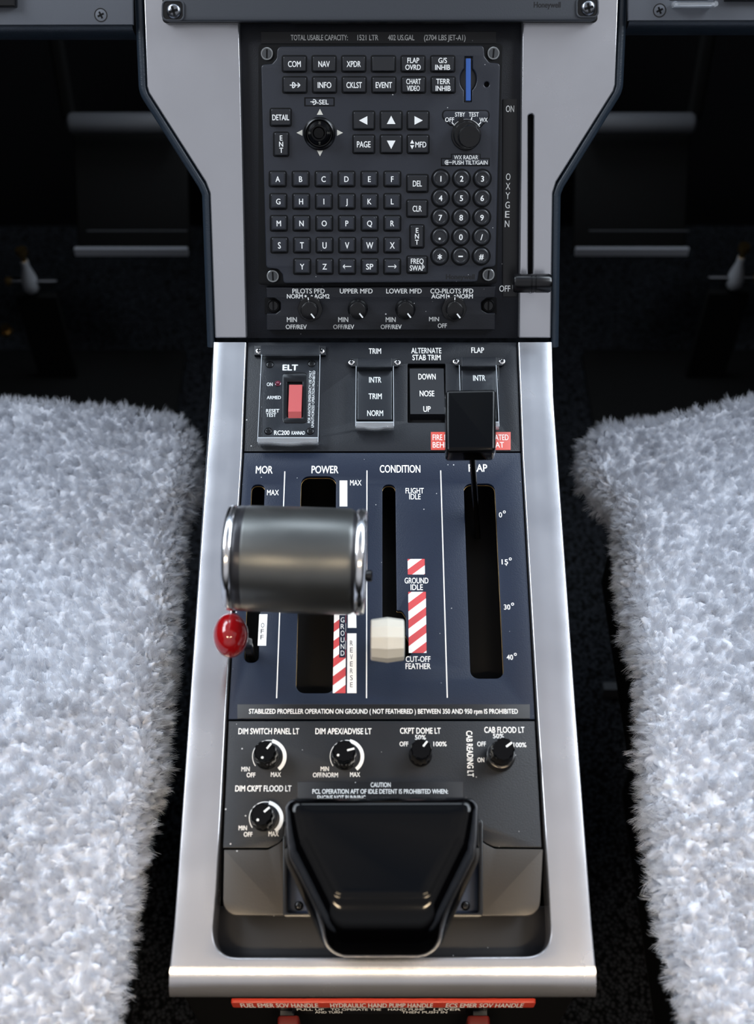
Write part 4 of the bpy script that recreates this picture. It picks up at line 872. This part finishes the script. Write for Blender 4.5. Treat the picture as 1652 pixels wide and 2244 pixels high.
# ================================================================== PILOT SEATS
def lerp(t, y):
    for (a, b), (c, d) in zip(t, t[1:]):
        if y <= c: return b + (d - b) * max(0, (y - a) / (c - a))
    return t[-1][1]
SEATZ = 332
def seat(sg, lab, side_px, front_px):
    # cushion outline in world mm: inner edge X as a function of Y, front edge Y as a function of X
    t = thing('pilot_seat', WD, (sg * 370, 350, 0), lab, 'seat', 'sheepskin covered pilot seats')
    te = sorted((wp(a, b, Z=SEATZ).y, wp(a, b, Z=SEATZ).x + sg * lerp([(180, 10), (450, 7), (560, 3)], wp(a, b, Z=SEATZ).y)) for a, b in side_px); tf = sorted((wp(a, b, Z=SEATZ).x, wp(a, b, Z=SEATZ).y - 5) for a, b in front_px)
    edge = lambda y: lerp(te, y); frontx = lambda x: lerp(tf, x)
    top = 346; front = tf[0][1] if sg < 0 else tf[-1][1]
    def prof(u):         # 0..1 across: rounded edges -> (frac, drop)
        return u
    g = G(); rows = []
    pts = []
    import itertools
    Rc = 17.0; D = 16.0
    # s runs over the top and wraps down on the inner side; v runs over the top and wraps down at the front
    def wrap(d, ext):    # distance along surface from the outer limit -> (inset, drop)
        # d<0 : on the vertical face ; 0..Rc*pi/2 : on the roll ; beyond: flat
        q = Rc * pi / 2
        if d < 0: return (0.0, Rc - d)
        if d < q: a = d / Rc; return (Rc * (1 - cos(a)), Rc * (1 - sin(a)))
        return (Rc + d - q, 0.0)
    su = [-D + 1.1 * i for i in range(int((195 + D) / 1.1))] + [195 + (470 - 195) * i / 90 for i in range(91)]
    sv = [-D + 1.1 * i for i in range(int((480 + D) / 1.1))] + [480 + 140 * i / 45 for i in range(46)]
    for v in sv:
        row = []
        iy, dy = wrap(v, 0)
        for u in su:
            ix, dx = wrap(u, 0)
            ex = edge(front - iy)
            fy_ = frontx(ex + sg * ix); ex = edge(fy_ - iy)
            # round the plan corner
            cr = 24.0
            a = max(0, cr - ix); b = max(0, cr - iy)
            if a > 0 and b > 0:
                l = hypot(a, b)
                if l > 1e-6:
                    m_ = max(a, b); k = m_ / l; ix2 = cr - a * k; iy2 = cr - b * k
                else: ix2, iy2 = ix, iy
            else: ix2, iy2 = ix, iy
            drop = min(hypot(dx, dy) if (dx <= Rc and dy <= Rc) else max(dx, dy), D + Rc)
            X = ex + sg * ix2; Y = fy_ - iy2
            n1 = noise.noise(Vector((X * .006 + sg * 7, Y * .006, 3))) * 13 + noise.noise(Vector((X * .015, Y * .015, 9 + sg))) * 6
            wv = min(1, (ix2 + iy2) / 60.0)
            Z = top - drop + n1 * wv
            if sg < 0:
                dd = hypot((X + 235) / 95, (Y - 470) / 80); Z -= 22 * math.exp(-dd * dd)
            row.append((X, Y, Z))
        rows.append(row)
    P = np.array(rows); du = np.gradient(P, axis=1); dv = np.gradient(P, axis=0); N = np.cross(du, dv); N /= np.linalg.norm(N, axis=2, keepdims=True) + 1e-9
    if N[-1, -1, 2] < 0: N = -N
    Q = P.copy()
    for a in range(P.shape[0]):
        for b in range(P.shape[1]):
            p = Vector(P[a, b]); w = noise.noise_vector(p * .035) * 7 + noise.noise_vector(p * .16) * 2.2
            big = .5 + .5 * noise.noise(p * .012 + Vector((3, 1, 4)))
            d1, _ = noise.voronoi((p + w) * Vector((.10, .13, .10)) if False else Vector(((p.x + w.x) * .15, (p.y + w.y) * .21, (p.z + w.z) * .17)))
            d3, _ = noise.voronoi((p + w * 2.5) * .026)
            d2, _ = noise.voronoi((p + w * 1.3) * .36)
            h = min(1, (d1[1] - d1[0]) * 1.5) ** .6 * (3.6 + 3.2 * big) + min(1, (d2[1] - d2[0]) * 1.4) ** .7 * 2.1 * (.4 + big) - 5.0 * big * max(0, 1 - (d3[1] - d3[0]) * 7)
            Q[a, b] = P[a, b] + N[a, b] * (h - 6.0)
    g.strip([[tuple(q) for q in row] for row in Q], WOOL)
    o = part('sheepskin_cover', g, t, 180)
    me = o.data; up_ = sum(p.normal.z for p in list(me.polygons)[::50])
    if up_ < 0: me.flip_normals()
    xe = edge(300); x0, x1 = sorted((xe + sg * 26, xe + sg * 430)); x2, x3 = sorted((xe + sg * 60, xe + sg * 330))
    part('seat_base', G().box((x0, -60, 190), (x1, front - 60, 312), SEATB).box((x2, 20, 2), (x3, front - 150, 192), SEATB), t)
    # wool
    md = o.modifiers.new('wool', 'PARTICLE_SYSTEM'); ps = md.particle_system.settings
    ps.type = 'HAIR'; ps.count = 30000; ps.hair_length = .0078; ps.hair_step = 3; ps.display_step = 2; ps.render_step = 2
    ps.emit_from = 'FACE'; ps.use_emit_random = True; ps.use_even_distribution = True
    ps.child_type = 'SIMPLE'; ps.rendered_child_count = 16; ps.child_percent = 16; ps.child_length = 1.0
    ps.child_radius = .0022; ps.child_roundness = .5; ps.clump_factor = .25; ps.clump_shape = 0
    ps.roughness_2 = .0035; ps.roughness_2_size = 1.0; ps.roughness_endpoint = .0012
    ps.root_radius = .07; ps.tip_radius = .025; ps.radius_scale = .0016; ps.shape = 0
    md.particle_system.seed = 3 + int(sg)
    return t
seat(-1, 'light grey sheepskin seat cushion beside the red ball knob',
     [(444, 959), (439, 1074), (411, 1124), (411, 1206), (400, 1305), (407, 1394), (393, 1487), (386, 1586), (390, 1615), (384, 1706), (356, 1788), (345, 1872), (328, 1963), (315, 2054), (300, 2145), (287, 2220), (270, 2330)],
     [(-150, 880), (0, 885), (130, 892), (250, 898), (400, 912), (447, 922)])
seat(1, 'light grey sheepskin seat cushion beside the flap lever slot',
     [(1259, 985), (1269, 1045), (1302, 1091), (1335, 1124), (1342, 1190), (1335, 1256), (1346, 1322), (1348, 1375), (1358, 1421), (1373, 1487), (1375, 1553), (1374, 1614), (1378, 1686), (1387, 1772), (1398, 1844), (1406, 1939), (1418, 1990), (1420, 2030), (1432, 2088), (1444, 2160), (1470, 2231), (1490, 2330)],
     [(1800, 876), (1652, 884), (1550, 900), (1450, 912), (1350, 925), (1250, 940)])

# ================================================================== FOOTWELLS
for sg, lab, grp in ((-1, 'black rubber mat on the floor ahead of the seat beside the red ball knob', 1), (1, 'black rubber mat on the floor ahead of the seat beside the flap lever', 1)):
    p0 = wp(408 if sg < 0 else 1274, 766, Z=6); p1 = wp(405 if sg < 0 else 1290, 1000, Z=6)
    xs = sorted((p0.x, sg * 700)); solo('floor_mat', G().plate(rpoly([(xs[0], p1.y), (xs[1], p1.y), (xs[1], p0.y), (xs[0], p0.y)], 8), RUBBER, 0, 6, bev=1), WD, ((xs[0] + xs[1]) / 2, p1.y, 0), lab, 'mat', 'footwell floor mats')
    # rudder pedal
    f_ = lambda x: x if sg < 0 else 1672 - x
    t = thing('rudder_pedal', WD, (wp(f_(290), 548, Y=1050).x, 1090, 0), 'black rudder pedal with grey strips ' + ('in the footwell beside the oxygen lever' if sg > 0 else 'in the footwell away from the oxygen lever'), 'pedal', 'rudder pedals')
    a = wp(f_(165), 548, Y=1050); b = wp(f_(412), 548, Y=1050); x0, x1 = sorted((a.x, b.x))
    zs = wp(f_(290), 556, Y=1050).z; z2 = wp(f_(290), 506, Y=1062).z
    part('foot_plate', G().bar(((x0 + x1) / 2, 1062, zs - 6), ((x0 + x1) / 2, 1150, wp(f_(290), 262, Y=1150).z), x1 - x0, 10, RUBBER), t)
    part('heel_strip', G().box((x0, 1046, zs), (x1, 1050, wp(f_(290), 543.5, Y=1050).z + 1.5), GREYM), t, label='grey metal strip')
    part('edge_strip', G().box((x0 + 14, 1061, z2), (x1, 1062, z2 + 1.0), TUBE), t)
    a = wp(f_(148), 270, Y=1120); b = wp(f_(412), 270, Y=1120)
    Tm = Matrix.Translation((min(a.x, b.x), 1120, a.z)) @ Matrix.Rotation(pi / 2, 4, 'Y'); ln = abs(b.x - a.x)
    part('top_roll', G().lathe([(.01, 0), (6, 0), (9, 1.5), (11, 5), (11, ln - 5), (9, ln - 1.5), (6, ln), (.01, ln)], TUBE, n=28, T=Tm), t, label='grey padded roll')
    part('hanger_arm', G().bar((a.x, 1130, a.z), (a.x, 1200, 640), 14, 14, RUBBER), t)
    # rod end fitting
    c = wp(f_(63), 608, Y=1000) if sg < 0 else wp(1614, 600, Y=1000)
    t = thing('rod_end_fitting', WD, (c.x, 1000, 0), 'shiny steel rod end with brass nut beside the rudder pedal ' + ('farthest from the oxygen lever' if sg < 0 else 'nearest the oxygen lever'), 'fitting', 'rod end fittings')
    g = G().lathe([(4.0, 22), (4.2, 14), (7.5, 2), (9, -6), (8.6, -14), (5, -19), (.01, -20)], mat('rod_end_steel_' + ('a' if sg < 0 else 'b'), (.42, .43, .46), .28, .5), c.x, 1000, c.z, 24)
    part('ball_end', g, t)
    part('threaded_rod', G().lathe([(3.2, 22), (3.2, 30), (6, 31), (6, 37), (.01, 37)], BRASS, c.x, 1000, c.z, 10), t, label='dull brass thread')
    part('pin', G().lathe([(.01, -29), (2, -29), (3.6, -22), (3.6, 22), (2, 29), (.01, 29)], STEEL, n=16, T=Matrix.Translation((c.x, 1000, c.z - 5)) @ Matrix.Rotation(pi / 2, 4, 'Y')), t)
    part('nut', G().lathe([(5, 19), (5, 25), (.01, 25)] if sg > 0 else [(.01, -25), (5, -25), (5, -19)], BRASS, n=6, T=Matrix.Translation((c.x, 1000, c.z - 5)) @ Matrix.Rotation(pi / 2, 4, 'Y')), t, label='brass nut')
    part('bracket', G().box((c.x - 22, 1003, 0), (c.x + 22, 1012, c.z - 30), RUBBER).box((c.x - 2.5, 1004, c.z - 32), (c.x + 2.5, 1010, c.z - 14), RUBBER), t)
    for xx, yy in (((12, 722), (96, 718)) if sg < 0 else ((1583, 705),)):
        p = wp(xx, yy, Z=4)
        solo('floor_bolt', G().lathe([(9, 0), (9, 3), (6, 4), (6, 9), (.01, 9)], BRASS, p.x, p.y, 0, 6), WD, (p.x, p.y, 0), {12: 'brass floor bolt at the very edge left of its twin', 96: 'brass floor bolt beside the carpet left of the pedestal', 1583: 'brass floor bolt in the footwell right of the pedestal'}[xx], 'bolt', 'brass floor bolts')
p = wp(1345, 1503, Z=14)
solo('seat_rail_stop', G().box((wp(1322, 1503, Z=14).x, p.y - 4, 0), (p.x + 60, p.y + 4, 14), DISP), WD, (p.x, p.y, 0), 'low dark crossbar on the carpet between pedestal and the seat beside the flap lever', 'bar')
